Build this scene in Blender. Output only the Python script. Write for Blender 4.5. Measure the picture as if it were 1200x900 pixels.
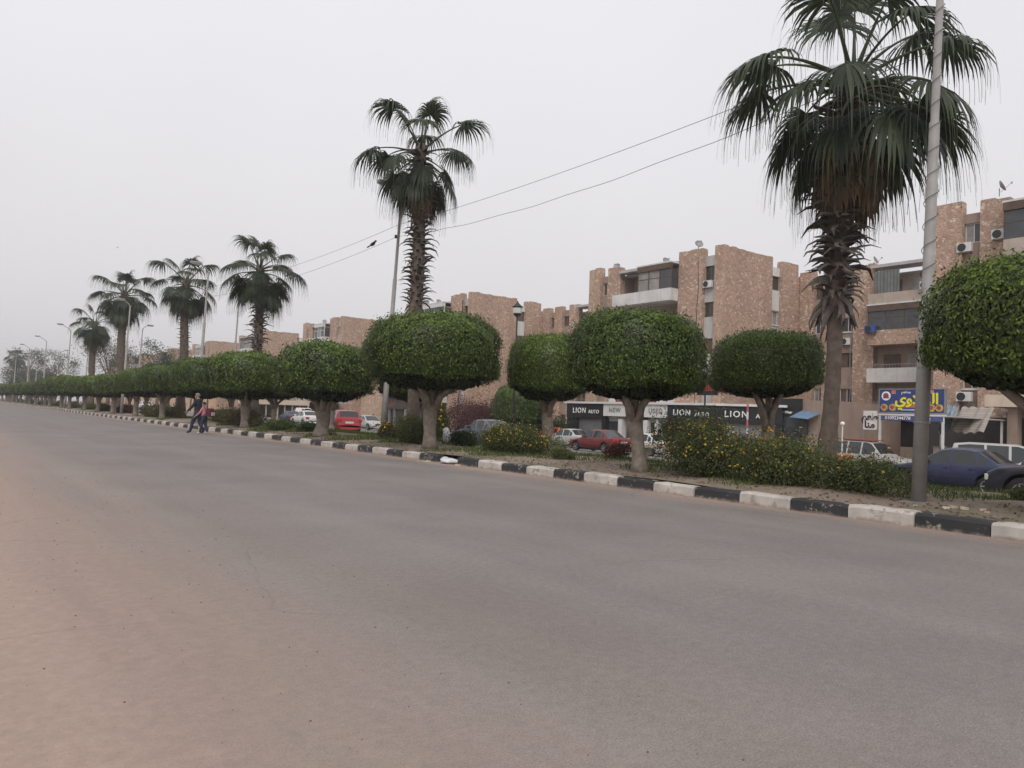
import bpy, bmesh, math, random
import numpy as np
from mathutils import Matrix, Vector
random.seed(7)
rng = np.random.default_rng(7)
R = math.radians
sc = bpy.context.scene
for o in list(bpy.data.objects):
    bpy.data.objects.remove(o)
col = sc.collection

# ------------------------------------------------------------------ camera
# world: +Y runs along the avenue, +X across it to the blocks of flats, Z up
CAM_H, PSI, PITCH, ROLL = 1.35, R(37.1), math.atan(38.2 / 900), 0.040
cd = bpy.data.cameras.new('camera'); cam = bpy.data.objects.new('camera', cd); col.objects.link(cam)
cd.sensor_width = 36.0; cd.lens = 27.0; cd.clip_start = 0.05; cd.clip_end = 6000
_f = Vector((math.sin(PSI) * math.cos(PITCH), math.cos(PSI) * math.cos(PITCH), math.sin(PITCH)))
_r = Vector((math.cos(PSI), -math.sin(PSI), 0)); _u = _r.cross(_f)
_r2 = math.cos(ROLL) * _r + math.sin(ROLL) * _u; _u2 = -math.sin(ROLL) * _r + math.cos(ROLL) * _u
cam.matrix_world = Matrix(((_r2.x, _u2.x, -_f.x, 0), (_r2.y, _u2.y, -_f.y, 0), (_r2.z, _u2.z, -_f.z, CAM_H), (0, 0, 0, 1)))
sc.camera = cam

# ------------------------------------------------------------------ overcast, dusty sky
SUN_EL, SUN_AZ = R(44), R(222)
w = bpy.data.worlds.new('World'); sc.world = w; w.use_nodes = True
nt = w.node_tree; nt.nodes.clear()
sky = nt.nodes.new('ShaderNodeTexSky'); sky.sky_type = 'NISHITA'; sky.sun_disc = False
sky.sun_elevation = SUN_EL; sky.sun_rotation = SUN_AZ; sky.dust_density = 6.0; sky.air_density = 1.0
hs = nt.nodes.new('ShaderNodeHueSaturation'); hs.inputs['Saturation'].default_value = 0.12
nt.links.new(sky.outputs[0], hs.inputs['Color'])
mx = nt.nodes.new('ShaderNodeMix'); mx.data_type = 'RGBA'; mx.inputs[0].default_value = 0.90
tc = nt.nodes.new('ShaderNodeTexCoord'); sx = nt.nodes.new('ShaderNodeSeparateXYZ')
nt.links.new(tc.outputs['Generated'], sx.inputs[0])
cr = nt.nodes.new('ShaderNodeValToRGB')          # even cloud deck, a little dustier at the horizon
cr.color_ramp.elements[0].position = 0.0; cr.color_ramp.elements[0].color = (8.0, 7.8, 7.9, 1)
cr.color_ramp.elements[1].position = 0.55; cr.color_ramp.elements[1].color = (9.5, 9.42, 9.85, 1)
nt.links.new(sx.outputs[2], cr.inputs[0])
nz = nt.nodes.new('ShaderNodeTexNoise'); nz.inputs['Scale'].default_value = 1.6; nz.inputs['Detail'].default_value = 4
nt.links.new(tc.outputs['Generated'], nz.inputs['Vector'])
mr = nt.nodes.new('ShaderNodeMapRange'); mr.inputs[3].default_value = 0.92; mr.inputs[4].default_value = 1.07
nt.links.new(nz.outputs[0], mr.inputs[0])
mul = nt.nodes.new('ShaderNodeMix'); mul.data_type = 'RGBA'; mul.blend_type = 'MULTIPLY'; mul.inputs[0].default_value = 1.0
nt.links.new(cr.outputs[0], mul.inputs[6]); nt.links.new(mr.outputs[0], mul.inputs[7])
nt.links.new(hs.outputs[0], mx.inputs[6]); nt.links.new(mul.outputs[2], mx.inputs[7])
bg = nt.nodes.new('ShaderNodeBackground'); bg.inputs['Strength'].default_value = 0.10
wo = nt.nodes.new('ShaderNodeOutputWorld')
nt.links.new(mx.outputs[2], bg.inputs[0]); nt.links.new(bg.outputs[0], wo.inputs[0])
sl = bpy.data.lights.new('sun', 'SUN'); sl.energy = 1.4; sl.angle = R(30); sl.color = (1.0, 0.965, 0.92)
so = bpy.data.objects.new('sun', sl); col.objects.link(so)
_sd = Vector((math.sin(SUN_AZ) * math.cos(SUN_EL), math.cos(SUN_AZ) * math.cos(SUN_EL), math.sin(SUN_EL)))
so.rotation_euler = _sd.to_track_quat('Z', 'Y').to_euler(); so.location = (0, 0, 60)
sc.view_settings.view_transform = 'Standard'; sc.view_settings.look = 'None'
sc.view_settings.exposure = 0.0; sc.view_settings.gamma = 1.0

# ------------------------------------------------------------------ helpers
def link(o, parent=None):
    col.objects.link(o)
    if parent is not None: o.parent = parent
    return o
def tag(o, label=None, cat=None, group=None, kind=None):
    if label: o['label'] = label
    if cat: o['category'] = cat
    if group: o['group'] = group
    if kind: o['kind'] = kind
    return o
def thing(name, label, cat, loc=(0, 0, 0), rz=0.0, group=None):
    o = bpy.data.objects.new(name, None); o.empty_display_size = 0.2
    o.location = loc; o.rotation_euler = (0, 0, rz)
    col.objects.link(o)
    return tag(o, label, cat, group)
def mesh_obj(name, me, parent=None, mat=None):
    if mat is not None: me.materials.append(mat)
    return link(bpy.data.objects.new(name, me), parent)
def np_mesh(name, V, Fq, smooth=False, rnd=None):
    """V (n,3), Fq (m,k) equal-size faces"""
    me = bpy.data.meshes.new(name)
    V = np.asarray(V, dtype=np.float32); Fq = np.asarray(Fq, dtype=np.int32)
    m, k = Fq.shape
    me.vertices.add(len(V)); me.vertices.foreach_set('co', V.ravel())
    me.loops.add(m * k); me.loops.foreach_set('vertex_index', Fq.ravel())
    me.polygons.add(m); me.polygons.foreach_set('loop_start', np.arange(0, m * k, k, dtype=np.int32))
    if smooth: me.polygons.foreach_set('use_smooth', np.ones(m, dtype=bool))
    if rnd is not None:
        a = me.attributes.new('rnd', 'FLOAT', 'FACE'); a.data.foreach_set('value', np.asarray(rnd, dtype=np.float32))
    me.update(calc_edges=True)
    return me
class MB:
    """collects polygons; build() makes ONE mesh object"""
    def __init__(s, o=(0, 0, 0), a=(1, 0, 0), n=(0, 1, 0)):
        s.v = []; s.f = []; s.o = Vector(o); s.a = Vector(a); s.n = Vector(n); s.z = Vector((0, 0, 1))
        s.flip = s.a.cross(s.n).dot(s.z) < 0
    def p(s, a, n, z): return tuple(s.o + s.a * a + s.n * n + s.z * z)
    def box(s, a0, a1, n0, n1, z0, z1):
        if a0 > a1: a0, a1 = a1, a0
        if n0 > n1: n0, n1 = n1, n0
        b = len(s.v)
        for z in (z0, z1):
            for (a, n) in ((a0, n0), (a1, n0), (a1, n1), (a0, n1)): s.v.append(s.p(a, n, z))
        fs = [(0, 3, 2, 1), (4, 5, 6, 7), (0, 1, 5, 4), (1, 2, 6, 5), (2, 3, 7, 6), (3, 0, 4, 7)]
        for f in fs: s.f.append(tuple(b + i for i in (f[::-1] if s.flip else f)))
        return s
    def quad(s, *pts):
        b = len(s.v); s.v += [tuple(s.p(*q)) for q in pts]; s.f.append(tuple(range(b, b + len(pts)))); return s
    def tube(s, pts, rad, k=8, cap=True):
        pts = [Vector(q) for q in pts]; b = len(s.v); n = len(pts)
        rad = list(rad) if hasattr(rad, '__len__') else [rad] * n
        x = None
        for i, q in enumerate(pts):
            t = (pts[min(i + 1, n - 1)] - pts[max(i - 1, 0)]).normalized()
            if x is None: x = t.orthogonal().normalized()
            x = (x - t * x.dot(t)).normalized(); y = t.cross(x)
            for j in range(k):
                an = 2 * math.pi * j / k
                s.v.append(tuple(q + (x * math.cos(an) + y * math.sin(an)) * rad[i]))
        for i in range(n - 1):
            for j in range(k):
                j2 = (j + 1) % k
                s.f.append((b + i * k + j, b + i * k + j2, b + (i + 1) * k + j2, b + (i + 1) * k + j))
        if cap:
            s.f.append(tuple(b + j for j in reversed(range(k)))); s.f.append(tuple(b + (n - 1) * k + j for j in range(k)))
        return s
    def lathe(s, c, prof, k=12):
        """profile list of (r,z) about vertical axis through c"""
        b = len(s.v); n = len(prof)
        for (r_, z_) in prof:
            for j in range(k):
                an = 2 * math.pi * j / k
                s.v.append((c[0] + r_ * math.cos(an), c[1] + r_ * math.sin(an), c[2] + z_))
        for i in range(n - 1):
            for j in range(k):
                j2 = (j + 1) % k
                s.f.append((b + i * k + j, b + i * k + j2, b + (i + 1) * k + j2, b + (i + 1) * k + j))
        s.f.append(tuple(b + j for j in reversed(range(k)))); s.f.append(tuple(b + (n - 1) * k + j for j in range(k)))
        return s
    def mesh(s, name, mat=None, smooth=False):
        me = bpy.data.meshes.new(name); me.from_pydata(s.v, [], s.f)
        if smooth: me.polygons.foreach_set('use_smooth', [True] * len(me.polygons))
        if mat is not None: me.materials.append(mat)
        me.update(); return me
    def build(s, name, mat, parent=None, smooth=False, bevel=0):
        me = s.mesh(name, mat, smooth)
        if bevel:
            bm = bmesh.new(); bm.from_mesh(me)
            bmesh.ops.remove_doubles(bm, verts=bm.verts, dist=1e-5)
            bmesh.ops.bevel(bm, geom=bm.edges[:], offset=bevel, segments=2, profile=0.5, affect='EDGES')
            bm.to_mesh(me); bm.free()
        return link(bpy.data.objects.new(name, me), parent)
def copy_tree(o, parent=None):
    c = o.copy(); col.objects.link(c)
    if parent is not None: c.parent = parent
    for ch in list(o.children): copy_tree(ch, c)
    return c
def lump(P, seed, f=1.0):
    P = np.asarray(P) * f; s_ = np.zeros(len(P)); r_ = np.random.default_rng(seed)
    for i in range(7):
        k = r_.normal(size=3) * (1 + i * .45); s_ += np.sin(P @ k + r_.uniform(0, 6.28)) / (1 + i * .35)
    return s_ / 3.0
FONT = None
def text(body, size, M4, mat, name, parent, depth=0.02, bold=0.0, align='CENTER', sx=1.0, sp=1.0):
    c = bpy.data.curves.new('txt', 'FONT'); c.body = body; c.size = size; c.extrude = depth; c.offset = bold
    c.align_x = align; c.align_y = 'CENTER'; c.resolution_u = 3; c.space_character = sp
    o = bpy.data.objects.new('txt', c); col.objects.link(o)
    bpy.context.view_layer.update()
    me = bpy.data.meshes.new_from_object(o.evaluated_get(bpy.context.evaluated_depsgraph_get()))
    bpy.data.objects.remove(o); bpy.data.curves.remove(c)
    me.transform(M4 @ Matrix.Diagonal((sx, 1, 1, 1))); me.materials.clear(); me.materials.append(mat); me.name = name
    return link(bpy.data.objects.new(name, me), parent)
def face_negx(x, y, z):      # text frame read by someone looking along +X
    return Matrix(((0, 0, -1, x), (-1, 0, 0, y), (0, 1, 0, z), (0, 0, 0, 1)))

# ------------------------------------------------------------------ materials
def newmat(name):
    m = bpy.data.materials.new(name); m.use_nodes = True
    n = m.node_tree; b = n.nodes['Principled BSDF']
    return m, n, b
def N(nt, t, **kw):
    n = nt.nodes.new(t)
    for k, v in kw.items():
        if k in n.inputs: n.inputs[k].default_value = v
        else: setattr(n, k, v)
    return n
def noise(nt, vec, scale, detail=4, rough=.6):
    n = N(nt, 'ShaderNodeTexNoise', Scale=scale, Detail=detail, Roughness=rough); nt.links.new(vec, n.inputs['Vector']); return n.outputs[0]
def ramp(nt, fac, *stops):
    r_ = nt.nodes.new('ShaderNodeValToRGB'); e = r_.color_ramp.elements
    while len(e) < len(stops): e.new(0.5)
    for i, (p_, c) in enumerate(stops):
        e[i].position = p_; e[i].color = (*c, 1) if hasattr(c, '__len__') else (c, c, c, 1)
    nt.links.new(fac, r_.inputs[0]); return r_.outputs[0]
def mix(nt, fac, a, b, mode='MIX'):
    m = nt.nodes.new('ShaderNodeMix'); m.data_type = 'RGBA'; m.blend_type = mode
    for s_, v in ((m.inputs[0], fac), (m.inputs[6], a), (m.inputs[7], b)):
        if hasattr(v, 'links') or isinstance(v, bpy.types.NodeSocket): nt.links.new(v, s_)
        elif hasattr(v, '__len__'): s_.default_value = (*v, 1)
        elif s_.type == 'RGBA': s_.default_value = (v, v, v, 1)
        else: s_.default_value = v
    return m.outputs[2]
def bump(nt, b, h, strength=.3, dist=.02):
    bp = N(nt, 'ShaderNodeBump', Strength=strength, Distance=dist); nt.links.new(h, bp.inputs['Height']); nt.links.new(bp.outputs[0], b.inputs['Normal'])
def objco(nt): return nt.nodes.new('ShaderNodeTexCoord').outputs['Object']
def plain(name, c, rough=.7, var=.25, scale=2.0, metal=0.0, bmp=0.0, spec=.4, fine=30):
    """base colour with blotches of wear and fine grain"""
    m, nt, b = newmat(name); v = objco(nt)
    n1 = noise(nt, v, scale, 5); n2 = noise(nt, v, fine, 3)
    c = np.array(c); lo = tuple(np.clip(c * (1 - var), 0, 1)); hi = tuple(np.clip(c * (1 + var), 0, 1))
    k = ramp(nt, n1, (.3, lo), (.7, hi)); g = ramp(nt, n2, (.3, 1 - var * .35), (.7, 1.0))
    nt.links.new(mix(nt, 1.0, k, g, 'MULTIPLY'), b.inputs['Base Color'])
    b.inputs['Roughness'].default_value = rough; b.inputs['Metallic'].default_value = metal
    b.inputs['Specular IOR Level'].default_value = spec
    if bmp: bump(nt, b, n2, bmp, .01)
    return m
def leafmat(name, dark, mid, light, trans=.3, rough=.5):
    m, nt, b = newmat(name)
    at = N(nt, 'ShaderNodeAttribute', attribute_name='rnd'); v = objco(nt)
    oi = nt.nodes.new('ShaderNodeObjectInfo')
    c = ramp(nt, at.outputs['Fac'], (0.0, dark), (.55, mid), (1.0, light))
    n1 = noise(nt, v, 1.7, 3); c = mix(nt, 1.0, c, ramp(nt, n1, (.3, .75), (.7, 1.15)), 'MULTIPLY')
    orr = ramp(nt, oi.outputs['Random'], (0, (.88, .9, .9)), (1, (1.1, 1.08, .98))); c = mix(nt, 1.0, c, orr, 'MULTIPLY')
    nt.links.new(c, b.inputs['Base Color']); b.inputs['Roughness'].default_value = rough
    b.inputs['Specular IOR Level'].default_value = .22
    tr = nt.nodes.new('ShaderNodeBsdfTranslucent'); nt.links.new(c, tr.inputs[0])
    ms = N(nt, 'ShaderNodeMixShader', Fac=trans); out = nt.nodes['Material Output']
    nt.links.new(b.outputs[0], ms.inputs[1]); nt.links.new(tr.outputs[0], ms.inputs[2]); nt.links.new(ms.outputs[0], out.inputs[0])
    return m
def asphalt(name, dusty):
    m, nt, b = newmat(name); v = objco(nt)
    sep = nt.nodes.new('ShaderNodeSeparateXYZ'); nt.links.new(v, sep.inputs[0])
    mp = N(nt, 'ShaderNodeMapping'); mp.inputs['Scale'].default_value = (1.0, .09, 1); nt.links.new(v, mp.inputs[0])
    streak = noise(nt, mp.outputs[0], 1.3, 5); patch = noise(nt, v, .35, 5, .6)
    fine = noise(nt, v, 90, 2, .7); grit = noise(nt, v, 120, 2, .8)
    base = mix(nt, ramp(nt, patch, (.35, 0), (.65, 1)), (.185, .165, .154), (.228, .204, .190))
    base = mix(nt, 1.0, base, ramp(nt, fine, (.25, .66), (.5, 1.0), (.75, 1.34)), 'MULTIPLY')
    base = mix(nt, 1.0, base, ramp(nt, noise(nt, v, 16, 4, .7), (.3, .86), (.7, 1.12)), 'MULTIPLY')
    base = mix(nt, ramp(nt, grit, (.60, 0), (.68, .75)), base, (.40, .375, .35))
    base = mix(nt, ramp(nt, noise(nt, v, 75, 2, .8), (.64, 0), (.70, .6)), base, (.075, .07, .07))
    if dusty:
        # wind-blown sand: thick on the open shoulder, thin streaks on the lanes, a strip in the kerb gutter
        def mrange(sock, a, b_, c, d):
            q = N(nt, 'ShaderNodeMapRange'); nt.links.new(sock, q.inputs[0])
            for i, val in enumerate((a, b_, c, d)): q.inputs[i + 1].default_value = val
            return q.outputs[0]
        def math2(op, a, b_):
            q = nt.nodes.new('ShaderNodeMath'); q.operation = op
            for i, val in enumerate((a, b_)):
                if isinstance(val, (int, float)): q.inputs[i].default_value = val
                else: nt.links.new(val, q.inputs[i])
            return q.outputs[0]
        xs = math2('ADD', sep.outputs[0], math2('MULTIPLY', math2('SUBTRACT', streak, .5), 1.9))
        xs = math2('ADD', xs, math2('MULTIPLY', math2('SUBTRACT', patch, .5), 1.2)); xs = math2('ADD', xs, math2('MULTIPLY', math2('SUBTRACT', noise(nt, v, 9, 6, .75), .5), 1.1))
        sh = math2('MAXIMUM', mrange(xs, 2.8, 0.3, 0.0, .95), mrange(xs, 4.2, 1.0, 0.0, .26))
        gut = mrange(math2('ADD', xs, math2('MULTIPLY', fine, .3)), 10.5, 11.45, 0.0, .75)
        thin = ramp(nt, streak, (.55, 0), (.8, .07))
        d = math2('MAXIMUM', math2('MAXIMUM', sh, gut), thin)
        d = math2('MULTIPLY', d, ramp(nt, fine, (.2, .75), (.6, 1.0)))
        sand = mix(nt, noise(nt, v, 6, 5), (.335, .238, .19), (.405, .298, .242))
        sand = mix(nt, ramp(nt, noise(nt, v, 60, 3, .7), (.60, 0), (.70, .5)), sand, (.18, .135, .108)); sand = mix(nt, 1.0, sand, ramp(nt, noise(nt, v, 14, 5, .7), (.3, .86), (.7, 1.1)), 'MULTIPLY')
        base = mix(nt, d, base, sand)
    crk = nt.nodes.new('ShaderNodeTexVoronoi'); crk.feature = 'DISTANCE_TO_EDGE'; crk.inputs['Scale'].default_value = .33
    _cn = N(nt, 'ShaderNodeTexNoise', Scale=1.1, Detail=5); nt.links.new(v, _cn.inputs['Vector']); wv = mix(nt, .5, v, _cn.outputs[1], 'ADD'); nt.links.new(wv, crk.inputs['Vector'])
    # hairline cracks that wander across the lanes, worn wheel tracks, old patches
    gate = ramp(nt, noise(nt, v, .16, 3), (.50, 0), (.58, 1))
    base = mix(nt, mix(nt, 1.0, ramp(nt, crk.outputs[0], (0.0, .38), (.0045, 0.0)), gate, 'MULTIPLY'), base, (.07, .063, .06))
    tw = nt.nodes.new('ShaderNodeMath'); tw.operation = 'SINE'; tm = nt.nodes.new('ShaderNodeMath'); tm.operation = 'MULTIPLY'; tm.inputs[1].default_value = 3.5; nt.links.new(sep.outputs[0], tm.inputs[0]); nt.links.new(tm.outputs[0], tw.inputs[0])
    base = mix(nt, 1.0, base, ramp(nt, tw.outputs[0], (.0, .97), (1.0, 1.025)), 'MULTIPLY')
    base = mix(nt, 1.0, base, ramp(nt, noise(nt, mp.outputs[0], 3.5, 4), (.3, .975), (.7, 1.02)), 'MULTIPLY')
    b.inputs['Roughness'].default_value = .88; b.inputs['Specular IOR Level'].default_value = .25
    nt.links.new(base, b.inputs['Base Color']); bump(nt, b, fine, .35, .006)
    return m
def stonewall(name, a, b_, c, scale=2.6, mortar=(.30, .215, .17)):
    """irregular stone facing, stones about 0.3 m: below ten pixels in the picture"""
    m, nt, b = newmat(name); v = objco(nt)
    wob = nt.nodes.new('ShaderNodeTexNoise'); wob.inputs['Scale'].default_value = 1.5; nt.links.new(v, wob.inputs['Vector'])
    vv = mix(nt, .12, v, wob.outputs[1], 'ADD')
    mp = N(nt, 'ShaderNodeMapping'); mp.inputs['Scale'].default_value = (1, 1, 1.35); nt.links.new(vv, mp.inputs[0])
    vo = N(nt, 'ShaderNodeTexVoronoi', Scale=scale); nt.links.new(mp.outputs[0], vo.inputs['Vector'])
    ed = N(nt, 'ShaderNodeTexVoronoi', Scale=scale, feature='DISTANCE_TO_EDGE'); nt.links.new(mp.outputs[0], ed.inputs['Vector'])
    sp = nt.nodes.new('ShaderNodeSeparateColor'); nt.links.new(vo.outputs['Color'], sp.inputs[0])
    colr = ramp(nt, sp.outputs[0], (0, a), (.45, b_), (.8, b_), (1, c))
    big = noise(nt, v, .28, 4); colr = mix(nt, 1.0, colr, ramp(nt, big, (.3, .80), (.7, 1.12)), 'MULTIPLY')
    colr = mix(nt, 1.0, colr, ramp(nt, noise(nt, v, 14, 4), (.3, .82), (.7, 1.1)), 'MULTIPLY')
    joint = ramp(nt, ed.outputs[0], (0.0, 1.0), (.075, 0.0))
    colr = mix(nt, joint, colr, mortar)
    nt.links.new(colr, b.inputs['Base Color']); b.inputs['Roughness'].default_value = .9; b.inputs['Specular IOR Level'].default_value = .2
    bump(nt, b, ramp(nt, ed.outputs[0], (0, 0), (.12, 1)), .6, .04)
    return m
def render_mat(name, c, stain=.35):
    """painted plaster with rain streaks below and grime blotches"""
    m, nt, b = newmat(name); v = objco(nt)
    mp = N(nt, 'ShaderNodeMapping'); mp.inputs['Scale'].default_value = (2.5, 2.5, .22); nt.links.new(v, mp.inputs[0])
    st = noise(nt, mp.outputs[0], 1.4, 5); bl = noise(nt, v, .8, 5)
    k = mix(nt, ramp(nt, st, (.5, 0), (.8, stain)), c, tuple(np.array(c) * .45 * np.array((1, .95, .9))))
    k = mix(nt, 1.0, k, ramp(nt, bl, (.3, .8), (.7, 1.08)), 'MULTIPLY')
    nt.links.new(k, b.inputs['Base Color']); b.inputs['Roughness'].default_value = .85
    bump(nt, b, noise(nt, v, 25, 4), .15, .01); return m
def glassy(name, c, rough=.08):
    m, nt, b = newmat(name); v = objco(nt)
    k = ramp(nt, noise(nt, v, 1.2, 3), (.3, tuple(np.array(c) * .7)), (.7, tuple(np.array(c) * 1.3)))
    nt.links.new(k, b.inputs['Base Color']); b.inputs['Roughness'].default_value = rough; b.inputs['Specular IOR Level'].default_value = .6
    return m
def carpaint(name, c, rough=.35, dust=.10):
    m, nt, b = newmat(name); v = objco(nt)
    d = ramp(nt, noise(nt, v, 2.5, 5), (.35, dust * .3), (.75, dust))
    k = mix(nt, d, c, (.32, .28, .24)); nt.links.new(k, b.inputs['Base Color'])
    b.inputs['Roughness'].default_value = rough; b.inputs['Specular IOR Level'].default_value = .3; b.inputs['Coat Weight'].default_value = .18; b.inputs['Coat Roughness'].default_value = .1
    return m
def kerbpaint(name, paint, wear):
    m, nt, b = newmat(name); v = objco(nt)
    geo = nt.nodes.new('ShaderNodeNewGeometry'); pos = geo.outputs['Position']
    conc = mix(nt, noise(nt, pos, 18, 4), (.26, .225, .19), (.36, .31, .26))
    ch = noise(nt, pos, 5.5, 6, .7); msk = ramp(nt, ch, (wear, 0), (wear + .05, 1))
    pc = mix(nt, 1.0, paint, ramp(nt, noise(nt, pos, 2.2, 5), (.3, .75), (.7, 1.15)), 'MULTIPLY')
    k = mix(nt, msk, pc, conc)
    sep = nt.nodes.new('ShaderNodeSeparateXYZ'); nt.links.new(pos, sep.inputs[0])
    dz = nt.nodes.new('ShaderNodeMath'); dz.operation = 'ADD'; nt.links.new(sep.outputs[2], dz.inputs[0])
    nm = nt.nodes.new('ShaderNodeMath'); nm.operation = 'MULTIPLY'; nm.inputs[1].default_value = .16; nt.links.new(noise(nt, pos, 7, 4), nm.inputs[0]); nt.links.new(nm.outputs[0], dz.inputs[1])
    k = mix(nt, ramp(nt, dz.outputs[0], (.075, .85), (.125, 0)), k, (.27, .205, .155))   # splashed mud at the foot
    nt.links.new(k, b.inputs['Base Color']); b.inputs['Roughness'].default_value = .8; bump(nt, b, ch, .3, .01)
    return m

M_ROAD = asphalt('dusty_asphalt', True); M_ROAD2 = asphalt('far_asphalt', False)
M_STONE = stonewall('pink_stone', (.40, .27, .20), (.525, .365, .275), (.72, .57, .455), 4.6)
M_STONE2 = stonewall('tan_stone', (.40, .28, .20), (.52, .37, .275), (.70, .56, .44), 3.6)
M_WHITE = render_mat('white_render', (.66, .64, .62)); M_GREY = render_mat('grey_render', (.47, .455, .44))
M_BROWNR = render_mat('brown_render', (.34, .255, .205)); M_BEIGE = render_mat('beige_render', (.46, .375, .32)); M_CREAM = render_mat('cream_render', (.60, .50, .39))
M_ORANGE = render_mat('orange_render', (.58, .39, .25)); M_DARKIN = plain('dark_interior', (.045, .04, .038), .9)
M_PANE = glassy('window_pane', (.05, .055, .06)); M_CURT = plain('curtained_pane', (.28, .26, .24), .4, .3, 1.5)
M_FRAMEW = plain('white_aluminium', (.62, .62, .62), .5, .1); M_FRAMEB = plain('brown_wood_frame', (.11, .07, .05), .6)
M_SHUT = plain('brown_shutter', (.13, .085, .065), .65); M_METAL = plain('grey_metal', (.30, .30, .30), .5, .15, metal=.4)
M_BLACK = plain('black_panel', (.018, .018, .02), .45, .2); M_LETTER = plain('white_letter', (.82, .82, .80), .5, .05)
M_WPAINT = plain('white_paint', (.64, .63, .61), .55, .08); M_SHUTTER = plain('roller_shutter', (.26, .26, .265), .5, .1, metal=.3)
M_POLE = plain('galvanised_pole', (.30, .285, .27), .6, .15, 3, .2, .1); M_WIRE = plain('wire', (.05, .05, .05), .6)
M_BARK = plain('ficus_bark', (.235, .195, .160), .9, .35, 6, bmp=.6, fine=22)
M_PBARK = plain('palm_bark', (.135, .105, .085), .95, .35, 5, bmp=.8, fine=26)
M_BOOT = plain('palm_leaf_base', (.095, .080, .07), .9, .5, 4, bmp=.3)
M_FICUS = leafmat('ficus_leaf', (.024, .036, .014), (.066, .100, .026), (.21, .30, .060), .25, .36)
M_FICUSD = leafmat('ficus_leaf_dark', (.018, .036, .015), (.036, .066, .024), (.075, .12, .035), .22)
M_SHRUB = leafmat('shrub_leaf', (.055, .068, .03), (.13, .155, .06), (.24, .27, .11), .35)
M_SHRUBD = leafmat('shrub_leaf_dry', (.06, .06, .03), (.11, .105, .05), (.19, .165, .08), .3)
M_RED = leafmat('red_leaf', (.06, .025, .022), (.12, .05, .04), (.18, .09, .06), .3)
M_FLOW = leafmat('yellow_flower', (.62, .36, .02), (.78, .52, .05), (.85, .65, .16), .25, .6)
M_BOUG = leafmat('magenta_bract', (.07, .035, .035), (.13, .05, .055), (.24, .07, .085), .35, .6)
M_PALM = leafmat('palm_blade', (.032, .042, .030), (.060, .076, .048), (.125, .14, .085), .25, .5)
M_PALMD = leafmat('dead_palm_blade', (.10, .072, .045), (.17, .125, .08), (.24, .18, .12), .2, .8)
M_PET = plain('palm_petiole', (.11, .13, .055), .5, .2)
M_GRASS = leafmat('grass_blade', (.045, .075, .02), (.085, .125, .03), (.16, .17, .06), .3)
M_DRYTREE = leafmat('dusty_leaf', (.05, .055, .035), (.085, .09, .055), (.13, .13, .08), .3)
M_TYRE = plain('tyre_rubber', (.022, .021, .021), .85, .2); M_RIM = plain('alloy_rim', (.42, .42, .42), .35, .1, metal=.7)
M_CGLASS = glassy('car_glass', (.03, .034, .036), .06); M_LAMP = glassy('headlamp_glass', (.62, .62, .58), .15)
M_TAIL = glassy('tail_lamp_red', (.42, .02, .02), .2); M_CHROME = plain('chrome', (.6, .6, .6), .2, .05, metal=.9)
M_PLAST = plain('black_plastic', (.03, .03, .032), .6, .1)
M_SOIL = None
# ------------------------------------------------------------------ ground, avenue, median
KX = 11.35                                            # face of the median kerb
def gz(X, Y): return -.3 - .04 * (min(X, 40) - 20) + .005 * max(-40, min(Y, 120))
def medz(X, Y):
    p = np.interp(X, [11.58, 12.1, 12.9, 14.6, 17.0, 18.4, 19.2], [.20, .21, .27, .30, .20, .06, .0])
    return float(p + .025 * math.sin(X * 2.1 + Y * .83) + .018 * math.sin(Y * 2.7 + X) * (1 if X > 11.9 else .2))
def grid_mesh(name, xs, ys, zf):
    V = [(x, y, zf(x, y)) for y in ys for x in xs]; nx = len(xs)
    Fq = [(j * nx + i, j * nx + i + 1, (j + 1) * nx + i + 1, (j + 1) * nx + i) for j in range(len(ys) - 1) for i in range(nx - 1)]
    return np_mesh(name, V, Fq, smooth=True)
def soilmat():
    m, nt, b = newmat('median_soil'); v = objco(nt)
    n1 = noise(nt, v, .55, 5); n2 = noise(nt, v, 22, 4); n3 = noise(nt, v, 3.2, 5)
    k = mix(nt, n2, (.185, .14, .105), (.29, .225, .17))
    k = mix(nt, ramp(nt, n3, (.55, 0), (.75, .6)), k, (.36, .30, .24))
    k = mix(nt, ramp(nt, n1, (.50, 0), (.62, .55)), k, (.075, .085, .035))
    nt.links.new(k, b.inputs['Base Color']); b.inputs['Roughness'].default_value = .95; bump(nt, b, n2, .6, .03); return m
def sandmat():
    m, nt, b = newmat('dusty_ground'); v = objco(nt)
    k = mix(nt, noise(nt, v, .2, 6), (.24, .195, .155), (.36, .295, .235)); k = mix(nt, 1.0, k, ramp(nt, noise(nt, v, 9, 4), (.3, .8), (.7, 1.1)), 'MULTIPLY')
    nt.links.new(k, b.inputs['Base Color']); b.inputs['Roughness'].default_value = .95; bump(nt, b, noise(nt, v, 30, 3), .4, .02); return m
M_SOIL = soilmat(); M_SAND = sandmat()
gr = mesh_obj('ground', grid_mesh('ground', [-1500, -400, -60, 0, 30, 60, 400, 1500], [-1500, -400, -60, 0, 60, 200, 500, 1500], lambda x, y: -1.9), None, M_SAND); tag(gr, 'dusty open ground reaching to the horizon', None, kind='structure')
rd = mesh_obj('road', grid_mesh('road', [-14, -4, 0, 3, 6, 9, KX + .1], list(np.linspace(-60, 900, 25)), lambda x, y: 0.0), None, M_ROAD); tag(rd, 'dusty grey asphalt avenue with sand on its shoulder', None, kind='structure')
vg = mesh_obj('verge', grid_mesh('verge', [-400, -60, -14], list(np.linspace(-400, 900, 8)), lambda x, y: -.004), None, M_SAND); tag(vg, 'sandy verge beside the avenue', None, kind='structure')
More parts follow.
